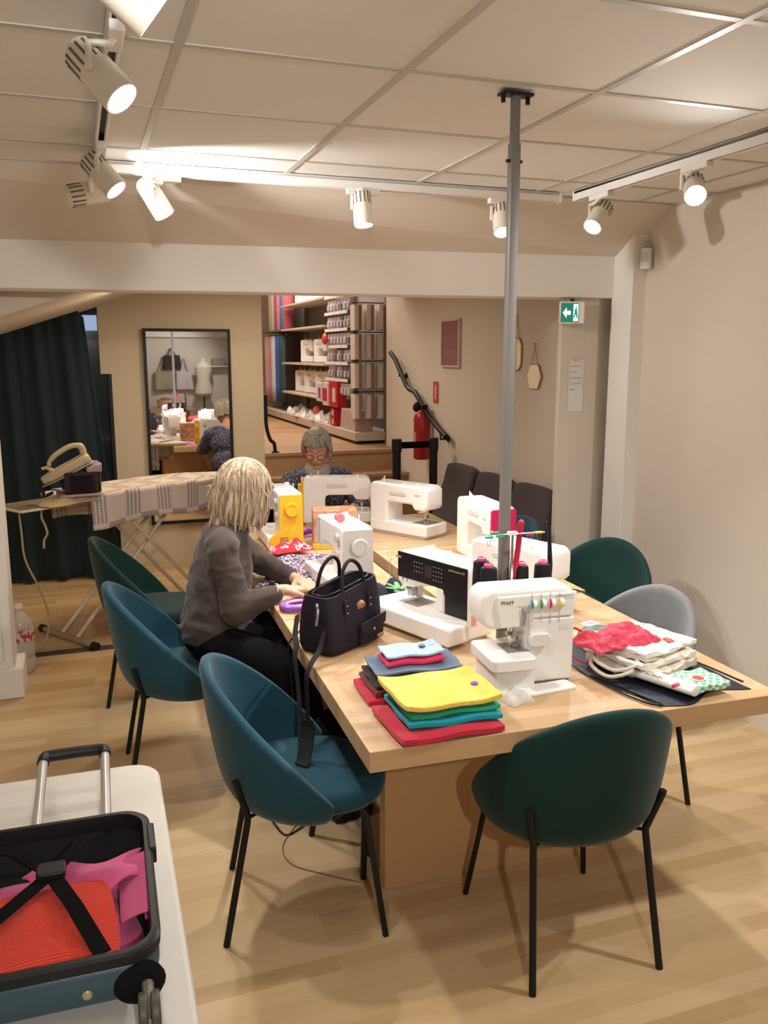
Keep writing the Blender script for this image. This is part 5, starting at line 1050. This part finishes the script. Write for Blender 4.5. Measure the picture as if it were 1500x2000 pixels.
obj('frame', M().b2((-0.012, -0.17, 0), (0.010, -0.155, 0.36)).b2((-0.012, 0.155, 0), (0.010, 0.17, 0.36)).b2((-0.012, -0.155, 0), (0.010, 0.155, 0.015)).b2((-0.012, -0.155, 0.345), (0.010, 0.155, 0.36)), mat('pale_frame', (0.62, 0.48, 0.42), 0.4), t, smooth=False)
ps = obj('print', M().b2((-0.004, -0.156, 0.014), (0.004, 0.156, 0.346)), mat('dusky_pink', (0.28, 0.12, 0.12), 0.6), t, smooth=False)
text('lettering', 'Le fil\n\nde couture', 0.05, mat('pale_pink_ink', (0.42, 0.24, 0.22), 0.6), ps, (-0.0045, 0.0, 0.17), (radians(90), 0, radians(-90)))
def wall_mirror(label, y, z, outline, w):
    t = thing('hanging_mirror', label, 'mirror', (XW - 0.012, y, z), 0, None)
    obj('rim', M().prism([(a, b) for a, b in outline], 0.002, 0.010, 'x'), mat('brass_rim', (0.45, 0.33, 0.18), 0.3, 0.8), t, bevel=0.001, smooth=False)
    obj('glass', M().prism([(a * 0.90, b * 0.94) for a, b in outline], -0.0015, 0.003, 'x'), MIR, t, smooth=False)
    top = max(b for a, b in outline)
    obj('chain', M().tube([(0, -w, top * 0.8), (0, 0, top + w * 3.0), (0, w, top * 0.8)], 0.0025, 6), MATS['brass_rim'], t)
    obj('nail', M().cyl((-0.01, 0, top + w * 3.0), (0.012, 0, top + w * 3.0), 0.004, n=8), STEEL, t)
wall_mirror('oblong mirror with rounded ends hanging on a chain, beside the grey pole', 5.06, 1.745, rrect(-0.065, -0.105, 0.065, 0.105, 0.055, 8), 0.045)
wall_mirror('small hexagonal mirror hanging on a chain', 4.82, 1.61, [(-0.052, 0.075), (0.052, 0.075), (0.095, 0.0), (0.052, -0.08), (-0.052, -0.08), (-0.095, 0.0)], 0.042)
t = thing('wall_socket', 'white double wall socket low on the passage wall', 'socket', (XW - 0.006, 6.20, 0.71)); obj('plate', M().b2((-0.004, -0.04, -0.06), (0.006, 0.04, 0.06)), WHITE2, t, bevel=0.003); obj('hole', M().cyl((-0.006, 0, 0.025), (-0.003, 0, 0.025), 0.018, n=16), GREYP, t); obj('hole', M().cyl((-0.006, 0, -0.025), (-0.003, 0, -0.025), 0.018, n=16), GREYP, t)
BT = M
def post(x, y, label):
    t = thing('barrier_post', label, 'barrier post', (x, y, 0), 0, 'black barrier posts')
    obj('tube', M().cyl((0, 0, 0.01), (0, 0, 1.04), 0.032, n=20), BLACKP, t); obj('head', M().cyl((0, 0, 1.02), (0, 0, 1.12), 0.038, n=20), BLACKP, t, bevel=0.004); obj('base', M().lathe([(0.12, 0), (0.12, 0.012), (0.05, 0.025), (0.03, 0.03)], n=28), BLACKP, t)
    return t
post(2.245, 6.04, 'left black barrier post in front of the stairs'); p2_ = post(2.545, 6.04, 'right black barrier post next to the passage wall')
tag(obj('barrier_belt', M().b2((2.284, 6.038, 1.045), (2.506, 6.042, 1.095)), BLACKF, smooth=False), 'black belt stretched between the two barrier posts', 'barrier belt')
t = thing('exit_sign', 'green illuminated emergency exit sign high on the pier', 'exit sign', (2.61, 4.245, 1.972), radians(-28))
obj('box', M().b2((-0.068, -0.03, -0.06), (0.068, 0.03, 0.06)), WHITE2, t, bevel=0.006)
GS = mat('exit_green', (0.0, 0.16, 0.11), 0.3, emit=(0.0, 0.35, 0.22), es=0.25)
fc = obj('face', M().b2((-0.062, -0.032, -0.052), (0.035, -0.029, 0.052)), GS, t, smooth=False)
obj('arrow', M().prism([(-0.052, 0.0), (-0.03, 0.028), (-0.03, 0.01), (-0.008, 0.01), (-0.008, -0.012), (-0.03, -0.012), (-0.03, -0.03)], -0.0335, -0.032, 'y'), mat('exit_white', (0.7, 0.8, 0.75), 0.4, emit=(0.55, 0.95, 0.85), es=0.9), fc, smooth=False)
obj('door_pictogram', M().b2((0.006, -0.0335, -0.046), (0.032, -0.032, 0.046)), MATS['exit_white'], fc, smooth=False)
obj('running_figure', M().ell((0.021, -0.0345, 0.028), (0.004, 0.001, 0.004)).prism([(0.014, 0.02), (0.023, 0.022), (0.026, 0.0), (0.030, -0.03), (0.024, -0.03), (0.019, -0.008), (0.010, -0.03), (0.006, -0.026), (0.014, 0.0)], -0.035, -0.0336, 'y'), GS, fc, smooth=False)
obj('bracket', M().cyl((0.0, 0, 0.06), (0, 0, 0.075), 0.012, n=10), BLACKP, t)
t = thing('paper_note', 'handwritten paper note taped to the pier below the exit sign', 'note', (2.685, 4.297, 1.425))
obj('sheet', M().b2((-0.048, -0.001, 0), (0.048, 0.001, 0.29)), mat('note_paper', (0.74, 0.70, 0.67), 0.8), t, smooth=False)
sc = M(); rnd = random.Random(4)
for i in range(5):
    z = 0.255 - i * 0.033; L = (0.07, 0.05, 0.075, 0.08, 0.03)[i]
    sc.tube([(-0.04 + L * k / 22, -0.0016, z + rnd.uniform(-0.005, 0.005)) for k in range(23)], 0.0007, 4)
obj('handwriting', sc, INK, t); obj('tape', M().b2((-0.02, -0.0018, 0.28), (0.02, -0.001, 0.30)), mat('tape', (0.6, 0.52, 0.44), 0.4), t, smooth=False)
t = thing('motion_sensor', 'white motion sensor on the wall beside the boxed post', 'sensor', (2.915, 4.02, 2.25), radians(-60))
obj('case', M().prism(rrect(-0.028, -0.02, 0.028, 0.025, 0.01), -0.055, 0.055), WHITE2, t, bevel=0.004); obj('lens', M().b2((-0.02, -0.024, -0.015), (0.02, -0.018, 0.03)), LGREY, t, bevel=0.003); obj('ball_joint', M().ell((0.0, 0.01, 0.065), 0.014), GREYP, t)
#@@OBJ3
# ------------------------------------------------------------------ shop shelving beyond the landing
SHM = mat('shelf_grey', (0.14, 0.13, 0.12), 0.5); SHW = mat('shelf_board', (0.50, 0.42, 0.33), 0.6); ZB = 0.9
t = thing('shelving_unit', 'long dark shelving unit full of haberdashery at the top of the stairs', 'shelving', (2.47, 7.78, ZB))
obj('plinth', M().b2((0.0, 0.0, 0.03), (0.40, 4.6, 0.11)), SHW, t, smooth=False, bevel=0.003); obj('kick_board', M().b2((0.03, 0.03, 0), (0.38, 4.6, 0.03)), BLACKP, t, smooth=False)
obj('end_upright', M().b2((0.30, -0.03, 0), (0.42, 0.03, 2.0)), SHM, t, smooth=False, bevel=0.003)
obj('back_panel', M().b2((0.39, 0.0, 0.1), (0.41, 4.6, 2.2)), mat('back_board', (0.20, 0.17, 0.15), 0.7), t, smooth=False)
for y in (1.15, 3.2, 4.55): obj('upright', M().b2((0.34, y - 0.03, 0.1), (0.39, y + 0.03, 2.2)), SHM, t, smooth=False)
for z in (1.42, 1.13, 0.72, 0.36): obj('shelf', M().b2((0.03, 1.2, z), (0.39, 3.18, z + 0.022)), SHW, t, smooth=False)
obj('shelf', M().b2((0.03, 3.2, 1.13), (0.39, 4.5, 1.15)), SHM, t, smooth=False)
X0, Y0 = 2.47, 7.78
CART = ramp_mat('pattern_packet', 'noise', 30, [(0.0, (0.62, 0.54, 0.47)), (0.6, (0.62, 0.54, 0.47)), (0.66, (0.35, 0.22, 0.2))]); CARS = mat('packet_side', (0.25, 0.16, 0.13), 0.8)
first = None; n_ = 0
WHERE = ['top', 'second', 'third', 'fourth']
for r_, z in enumerate((2.20, 1.93, 1.66, 1.37)):
    for k in range(3):
        lab = 'white sewing pattern packets hanging in the %s row, %s' % (WHERE[r_], ('nearest the shelf front', 'middle of the end bay', 'nearest the end upright')[k])
        loc = (X0 + 0.05 + 0.115 * k, Y0 + 0.10 - 0.02 * k, z)
        if first is None:
            first = thing('pattern_packets', lab, 'packet', loc, 0, 'pattern packets on the end bay'); obj('packet', M().b2((-0.035, -0.065, -0.235), (0.035, 0.065, 0.0)), CARS, first, smooth=False, bevel=0.002)
            obj('front_sheet', M().b2((-0.038, -0.066, -0.235), (-0.034, 0.066, 0.0)), CART, first, smooth=False); obj('top_sheet', M().b2((-0.036, -0.068, -0.23), (0.0, -0.064, -0.005)), CART, first, smooth=False)
        else: dup(first, loc, 0, lab)
for r_, z in enumerate((2.22, 1.95, 1.68, 1.39)): 
    q = thing('hook_rail', 'black display rail carrying the %s row of pattern packets' % WHERE[r_], 'rail', (X0, Y0 + 0.1, z)); obj('rod', M().cyl((0.0, 0.0, 0.0), (0.38, 0.0, 0.0), 0.005, n=8), BLACK, q)
# blister packs on hooks
BL = [mat('blister_%s' % n, c, 0.25) for n, c in (('lilac', (0.50, 0.45, 0.50)), ('silver', (0.55, 0.53, 0.52)), ('smoke', (0.20, 0.17, 0.20)))]
bp0 = None; cnt = 0; rnd = random.Random(2)
for r_ in range(6):
    z = 2.28 - 0.165 * r_
    s_ = thing('price_strip', 'white price strip above the %s row of small hanging packs' % ('first', 'second', 'third', 'fourth', 'fifth', 'sixth')[r_], 'price strip', (X0 + 0.02, Y0 + 0.30, z + 0.02)); obj('strip', M().b2((0, 0, 0), (0.004, 0.80, 0.03)), WHITEP, s_, smooth=False)
    obj('divider', M().b2((-0.001, 0.2, 0.002), (0.0, 0.21, 0.028)).b2((-0.001, 0.45, 0.002), (0.0, 0.46, 0.028)).b2((-0.001, 0.6, 0.002), (0.0, 0.61, 0.028)), GREYP, s_, smooth=False)
    for k in range(7):
        loc = (X0 + 0.05, Y0 + 0.34 + 0.115 * k, z)
        if bp0 is None:
            bp0 = thing('hanging_pack', 'small clear haberdashery packs hanging on hooks in the middle bay', 'packet', loc, 0, 'small packs on the middle bay'); obj('card', M().b2((0.0, -0.04, -0.115), (0.03, 0.04, 0.0)), BL[0], bp0, smooth=False); obj('blister', M().b2((-0.014, -0.028, -0.10), (0.0, 0.028, -0.04)), BL[1], bp0, bevel=0.005)
        else:
            c = dup(bp0, loc, rnd.uniform(-0.15, 0.15)); 
            for ch in c.children:
                if rnd.random() < 0.5: ch.data = ch.data.copy(); ch.data.materials[0] = BL[rnd.randrange(3)]
tag(obj('red_bag_charm', M().ell((X0 + 0.0, Y0 + 1.02, 1.90), (0.03, 0.05, 0.06)), mat('coral_red', (0.6, 0.08, 0.05), 0.4)), 'red pincushion hanging left of the small packs', 'pincushion')
# small sewing machines on the shelves
def shop_machine(loc, rz, lab): return machine('display_machine', lab, loc, rz, L=0.34, H=0.27, D=0.13, rnd=0.012, knobs=False, group='white machines for sale on the shelves')
sm = shop_machine((2.68, 9.35, ZB + 1.442), radians(100), 'white machine for sale, nearest on the upper shelf')
for (y, z, lab) in [(9.85, 1.442, 'white machine carrying the purple tin, middle of the upper shelf'), (10.35, 1.442, 'white machine carrying the teal tin, far end of the upper shelf'), (9.5, 0.742, 'white machine for sale, nearer one on the middle shelf'), (10.1, 0.742, 'white machine for sale, further one on the middle shelf'),
                    (9.45, 0.382, 'white machine for sale, nearest on the lower shelf'), (9.95, 0.382, 'white machine for sale, middle of the lower shelf'), (10.4, 0.382, 'white machine for sale, far end of the lower shelf')]:
    dup(sm, (2.68, y, ZB + z), radians(100), lab)
for y, c, n in ((9.98, (0.08, 0.04, 0.30), 'purple'), (10.45, (0.0, 0.14, 0.18), 'teal')):
    tag(obj('storage_tin', M().lathe([(0.07, 0), (0.075, 0.01), (0.075, 0.12), (0.06, 0.13)], (2.72, y + 0.0, ZB + 1.442 + 0.275), 20), mat(n + '_tin', c, 0.4)), '%s round tin standing on a machine of the upper shelf' % n, 'tin')
# red boxes, books, packages in the plinth tray
for k, (x, y, z, w, l, h, c, lab) in enumerate([(2.53, 8.55, 1.21, 0.10, 0.28, 0.26, 'r', 'tall red and white box standing in the lower middle bay'), (2.53, 8.85, 1.21, 0.10, 0.22, 0.24, 'w', 'white and red box left of the tall red one'), (2.53, 9.12, 1.24, 0.09, 0.22, 0.20, 'p', 'white box with violet window in the lower bay'),
    (2.56, 8.62, 1.012, 0.14, 0.14, 0.09, 'r', 'lower red tin of the stacked pair on the plinth'), (2.56, 8.62, 1.104, 0.14, 0.14, 0.09, 'r', 'upper red tin of the stacked pair on the plinth')]):
    q = thing('product_box', lab, 'box', (x, y, z)); MC = {'r': mat('box_red', (0.45, 0.01, 0.02), 0.45), 'w': mat('box_white', (0.6, 0.5, 0.48), 0.5), 'p': mat('box_white', (0.6, 0.5, 0.48), 0.5)}
    obj('carton', M().b2((-w / 2, -l / 2, 0), (w / 2, l / 2, h)), MC[c], q, bevel=0.003, smooth=False)
    obj('printed_panel', M().b2((-w / 2 - 0.002, -l * 0.3, h * 0.2), (-w / 2, l * (0.45 if c == 'w' else 0.1), h * 0.75)), MC['w'] if c == 'r' else (MC['r'] if c == 'w' else mat('violet', (0.2, 0.06, 0.3), 0.5)), q, smooth=False)
bk = None
for k in range(9):
    loc = (2.60 + 0.0 * k, 7.93 + 0.055 * k, ZB + 0.112)
    lab = 'cream-covered booklet leaning in the row on the plinth, %s' % ('nearest the end', 'second from the end', 'third from the end', 'fourth from the end', 'middle one', 'fifth from the far side', 'third from the far side', 'second from the far side', 'furthest of the row')[k]
    if bk is None:
        bk = thing('booklet', lab, 'book', loc, 0, 'booklets in a row on the shelf plinth'); bk.rotation_euler = (radians(12), 0, 0); obj('cover', M().b2((-0.09, -0.016, 0), (0.09, 0.016, 0.20)), mat('booklet_cover', (0.40, 0.28, 0.22), 0.7), bk, smooth=False); obj('spine', M().b2((-0.093, -0.016, 0), (-0.09, 0.016, 0.20)), mat('booklet_spine', (0.60, 0.50, 0.44), 0.6), bk, smooth=False)
    else: c = dup(bk, loc, None, lab)
for k, (y, s_) in enumerate([(9.0, 1.0), (9.35, 1.2), (9.7, 1.0), (10.1, 1.3), (10.6, 1.1)]):
    tag(obj('plastic_bag', crumple(0.22 * s_, 0.26 * s_, 0.13, 0.8, 70 + k), mat('silver_film', (0.55, 0.50, 0.47), 0.2, noise=0.3, nscale=25), loc=(2.60, y, ZB + 0.112)), 'crinkled clear bag of yarn on the plinth, %s' % ('next to the red tins', 'second from the tins', 'in the middle', 'fourth from the tins', 'furthest left')[k], 'bag')
tag(obj('orange_yarn', M().ell((2.58, 9.52, ZB + 0.20), (0.06, 0.07, 0.07)), mat('orange_yarn', (0.55, 0.10, 0.03), 0.9, bump=0.6, bscale=80)), 'orange ball of yarn between the clear bags', 'yarn')
for k, (c, n) in enumerate([((0.45, 0.10, 0.12), 'crimson'), ((0.05, 0.15, 0.35), 'blue'), ((0.55, 0.20, 0.22), 'pink'), ((0.35, 0.08, 0.10), 'maroon'), ((0.5, 0.45, 0.4), 'grey'), ((0.45, 0.35, 0.2), 'tan')]):
    q = thing('fabric_bolt', '%s fabric bolt standing on the high shelf at far left of the shop' % n, 'fabric bolt', (2.62, 11.05 + 0.17 * k, ZB + 1.152)); obj('fabric', M().lathe([(0.9, 0), (1, 0.01), (1, 0.60), (0.9, 0.61)], (0, 0, 0), 20, 0.075, 0.06), cloth('bolt_' + n, c), q); obj('core', M().cyl((0, 0, 0.0), (0, 0, 0.625), 0.02, n=12), SHW, q)
for k, (c, n) in enumerate([((0.02, 0.05, 0.05), 'black'), ((0.03, 0.08, 0.30), 'blue patterned'), ((0.5, 0.5, 0.55), 'pale grey'), ((0.45, 0.22, 0.18), 'salmon'), ((0.5, 0.3, 0.28), 'rose')]):
    q = thing('hanging_cloth', '%s cloth hanging under the high shelf at far left of the shop' % n, 'cloth', (2.58, 11.02 + 0.22 * k, ZB + 0.22))
    obj('drape', M().grid(lambda u, v: (-0.03 + 0.02 * sin(u * 25), 0.20 * u, 0.86 * v), 20, 4), cloth('drape_' + n.split()[0], c), q, solid=0.02); obj('hanger', M().cyl((0.0, 0.0, 0.87), (0.0, 0.20, 0.87), 0.008, n=8), STEEL, q)
t = thing('stair_baluster', 'dark curled iron baluster left of the stairs behind the person', 'railing', (1.56, 7.36, 0.9)); obj('rod', M().tube(bez([(-0.03, 0, 0.50), (-0.03, 0, 0.25), (0.0, 0, 0.12), (0.035, 0, 0.08), (0.045, 0, 0.0)]), 0.016, 8), BLACK, t); obj('foot', M().cyl((0.045, 0, 0), (0.045, 0, 0.01), 0.035, n=14), BLACK, t)

# ------------------------------------------------------------------ rear wall seen in the mirror
tb = thing('side_table', 'wooden side table against the rear wall, seen in the mirror', 'table', (1.15, -2.15, 0)); obj('tabletop', M().b2((-0.9, -0.3, 0.71), (0.9, 0.35, 0.75)), TABLE, tb, bevel=0.003, smooth=False)
for sx in (-0.85, 0.85):
    for sy in (-0.26, 0.31): obj('leg', M().b2((sx - 0.03, sy - 0.03, 0), (sx + 0.03, sy + 0.03, 0.71)), TABLEV, tb, smooth=False)
def tote(x, z, w, h, mt_, lab, strap):
    q = thing('hanging_tote', lab, 'tote bag', (x, YB + 0.03, z)); obj('sack', M().grid(lambda u, v: (w * (u - .5) * (1 + 0.12 * (1 - v)), 0.05 + 0.02 * sin(u * 9) * (1 - v), h * (v - 1)), 16, 10), mt_, q, solid=0.04)
    for k in (0, 0.03): obj('strap', M().tube(bez([(-w * 0.25, 0.05 + k, -0.02), (-w * 0.12, 0.04 + k, strap * 0.6), (0, 0.02, strap), (w * 0.12, 0.04 + k, strap * 0.6), (w * 0.25, 0.05 + k, -0.02)], 5), 0.008, 6), mt_, q)
    obj('hook', M().cyl((0, -0.03, strap), (0, 0.05, strap), 0.008, n=8), STEEL, q)
tote(1.60, 1.42, 0.34, 0.36, mat('floral_canvas', (0.38, 0.33, 0.24), 0.9, noise=0.4, nscale=14), 'beige floral tote hanging on the rear wall, seen in the mirror', 0.25)
tote(1.98, 1.42, 0.30, 0.36, mat('lilac_canvas', (0.62, 0.54, 0.56), 0.9), 'pale lilac tote hanging on the rear wall, seen in the mirror', 0.25)
tote(1.75, 1.72, 0.30, 0.26, mat('charcoal_canvas', (0.04, 0.035, 0.03), 0.9, noise=0.3), 'charcoal tote hanging high on the rear wall, seen in the mirror', 0.14)
q = thing('mannequin', 'cream dressmaker mannequin by the rear wall, seen in the mirror', 'mannequin', (2.30, -2.25, 0))
obj('torso', M().lathe([(0.10, 0.95), (0.17, 1.0), (0.165, 1.1), (0.12, 1.25), (0.15, 1.4), (0.17, 1.5), (0.10, 1.57), (0.05, 1.6), (0.05, 1.66), (0.03, 1.67)], (0, 0, 0), 24, 1, 0.7), mat('cream_jersey', (0.66, 0.58, 0.46), 0.9), q)
obj('stand', M().cyl((0, 0, 0.03), (0, 0, 0.96), 0.015, n=10), BLACK, q); obj('base', M().lathe([(0.16, 0), (0.16, 0.015), (0.02, 0.04)], n=24), BLACK, q)
q = thing('wicker_basket', 'pale basket on the side table, seen in the mirror', 'basket', (1.55, -2.05, 0.75)); obj('body', M().lathe([(0.13, 0), (0.16, 0.16), (0.15, 0.16), (0.12, 0.02)], n=24), mat('pale_wicker', (0.6, 0.5, 0.38), 0.8, bump=0.8, bscale=60), q); obj('filling', M().ell((0, 0, 0.13), (0.13, 0.13, 0.06)), mat('red_fabric', (0.5, 0.03, 0.03), 0.9), q)
q = thing('wall_shelf', 'small white wall shelf with bags on the rear wall, seen in the mirror', 'shelf', (2.62, YB + 0.12, 1.50)); obj('board', M().b2((-0.2, -0.12, 0), (0.3, 0.12, 0.02)), WHITEP, q, smooth=False); obj('bracket', M().b2((-0.15, -0.12, -0.1), (-0.13, 0.08, 0)), WHITEP, q, smooth=False)
tag(obj('folded_bag', M().b2((2.50, YB + 0.04, 1.52), (2.75, YB + 0.2, 1.66)), mat('grey_bag', (0.3, 0.28, 0.24), 0.9), bevel=0.02), 'grey folded bag on the small wall shelf, seen in the mirror', 'bag')

# ------------------------------------------------------------------ white folding table with the suitcase, front left
t = thing('folding_table', 'white plastic folding table at the lower left, under the open suitcase', 'table', (0.135, 2.075, 0), radians(-1.0))
obj('tabletop', M().prism(rrect(-1.05, -1.55, 0.0, 0.0, 0.07, 8), 0.705, 0.75), mat('white_resin', (0.66, 0.62, 0.55), 0.5, bump=0.15, bscale=90), t, bevel=0.010, seg=3)
for x in (-0.95, -0.12):
    obj('leg', M().tube([(x, -0.16, 0.705), (x, -0.12, 0.0)], 0.013, 10), GREYM, t); obj('leg', M().tube([(x, -1.38, 0.705), (x, -1.42, 0.0)], 0.013, 10), GREYM, t)
SX, SY = -0.124, 1.43
PET = mat('petrol_abs', (0.035, 0.075, 0.095), 0.35, bump=0.2, bscale=300)
t = thing('suitcase', 'open dark petrol cabin suitcase with black rim and lining', 'suitcase', (SX, SY, 0.752), radians(-1.5))
w, l, h = 0.197, 0.212, 0.112
o_out = rrect(-w, -l, w, l, 0.05, 7)
def ringshell(prof):
    m = M(); n = len(o_out)
    for ins, z in prof:
        for (x, y) in o_out:
            m.v.append((x * (1 - ins / w), y * (1 - ins / l), z))
    for i in range(len(prof) - 1):
        for j in range(n): m.f.append((i * n + j, i * n + (j + 1) % n, (i + 1) * n + (j + 1) % n, (i + 1) * n + j))
    return m
sh = ringshell([(0.10, 0.022), (0.02, 0.022), (0.004, 0.035), (0.0, 0.06), (0.0, h - 0.01)]); n = len(o_out); sh.f.append(tuple(range(n - 1, -1, -1)))
obj('shell', sh, PET, t, solid=0.003)
obj('rim', ringshell([(0.0, h - 0.022), (-0.004, h - 0.02), (-0.005, h - 0.004), (-0.001, h), (0.008, h), (0.010, h - 0.01), (0.010, h - 0.03)]), BLACKP, t)
ln = ringshell([(0.008, h - 0.012), (0.012, 0.05), (0.02, 0.03), (0.12, 0.028)]); ln.f.append(tuple(3 * n + j for j in range(n)))
obj('lining', ln, BAGD, t)
for x in (-0.15, 0.165):
    wh = obj('wheel_housing', M().ell((x, -l + 0.004, 0.055), (0.040, 0.016, 0.036)), mat('matt_black', (0.008, 0.008, 0.008), 0.9, spec=0.1), t)
    obj('wheel', M().cyl((x - 0.004, -l - 0.040, 0.034), (x + 0.010, -l - 0.040, 0.034), 0.030, n=24), mat('wheel_rubber', (0.075, 0.062, 0.045), 0.5), wh, bevel=0.003); obj('wheel', M().cyl((x + 0.014, -l - 0.040, 0.034), (x + 0.028, -l - 0.040, 0.034), 0.030, n=24), MATS['wheel_rubber'], wh, bevel=0.003)
    obj('fork', M().tube([(x + 0.012, -l - 0.01, 0.06), (x + 0.012, -l - 0.035, 0.055), (x + 0.012, -l - 0.045, 0.03)], 0.009, 8), mat('fork_grey', (0.18, 0.16, 0.13), 0.4), wh)
for x in (-0.05, 0.09): obj('rivet', M().ell((x, -l - 0.002, 0.055), (0.008, 0.003, 0.008)), mat('brass', (0.55, 0.45, 0.25), 0.3, 0.6), t)
obj('latch', M().b2((w - 0.002, 0.06, h - 0.03), (w + 0.012, 0.15, h + 0.002)), BLACKP, t, bevel=0.003)
ALU = mat('alu_tube', (0.55, 0.52, 0.47), 0.35, 0.5)
TH_ = obj('trolley_handle', M().tube(bez([(-0.012, l + 0.315, 0.088), (-0.010, l + 0.335, 0.09), (0.005, l + 0.345, 0.09), (0.104, l + 0.345, 0.09), (0.119, l + 0.335, 0.09), (0.121, l + 0.315, 0.088)], 6), 0.0135, 12), BLACKP, t)
for x in (-0.012, 0.121): obj('trolley_tube', M().tube([(x, l + 0.005, 0.05), (x, l + 0.32, 0.088)], 0.0105, 12), ALU, TH_)
def strap_(a, b): return ribbon([a, ((a[0] + b[0]) / 2, (a[1] + b[1]) / 2, max(a[2], b[2]) + 0.004), b], 0.026, 0.002, (b[1] - a[1], a[0] - b[0], 0))
cx, cy, cz = 0.032, 0.030, 0.115
for a in ((-0.095, 0.195, 0.085), (0.125, 0.195, 0.085), (-0.125, -0.198, 0.108), (0.115, -0.198, 0.108)): obj('cross_strap', strap_(a, (cx, cy, cz)), BLACKF, t)
obj('buckle', M().prism(rrect(cx - 0.024, cy - 0.02, cx + 0.024, cy + 0.02, 0.008), cz - 0.002, cz + 0.012), BLACKP, t, bevel=0.003)
PK = cloth('hot_pink_towelling', (0.62, 0.10, 0.24), noise=0.2)
ca, sa = cos(radians(-1.5)), sin(radians(-1.5))
def scp(x, y, z): return (SX + x * ca - y * sa, SY + x * sa + y * ca, 0.752 + z)
tag(obj('pink_towel', crumple(0.32, 0.33, 0.045, 0.6, 81, 30, 26), PK, loc=scp(0.012, -0.03, 0.030), rot=(0, 0, radians(-1.5)), sub=1), 'hot pink towel spread in the suitcase under the orange one', 'towel')
q = thing('pink_towel', 'hot pink folded towel with a raised curling edge at the right of the suitcase', 'towel', scp(0.085, 0.045, 0.060), radians(-1.5))
obj('fold', M().grid(lambda u, v: (0.19 * (u - .5) + 0.01 * sin(v * 7), 0.10 * (v - .5) + 0.015 * sin(u * 8), 0.028 + 0.022 * sin(u * 9 + v * 3) * (0.5 + 0.5 * sin(v * 5))), 26, 12), PK, q, solid=0.006, sub=1)
obj('curled_edge', M().grid(lambda u, v: (0.085 + 0.030 * cos(pi * (0.9 - 1.3 * v)) , 0.03 - 0.16 * u, 0.010 + 0.032 * sin(pi * v) * (1 - 0.5 * u)), 10, 12), PK, q, solid=0.005, sub=1)
ORG = cloth('orange_ribbed_cloth', (0.66, 0.028, 0.006), 0.8, 60, 'Y')
q = thing('orange_pouch', 'orange-red ribbed folded cloth on top in the suitcase', 'cloth', scp(-0.015, -0.090, 0.066), radians(3)); obj('folded_body', pouch_mesh(0.30, 0.215, 0.035, 0.004, 91), ORG, q, bevel=0.003)
obj('button', M().cyl((-0.09, -0.01, 0.038), (-0.09, -0.01, 0.043), 0.010, n=20), mat('pearl_button', (0.75, 0.65, 0.58), 0.25), q)
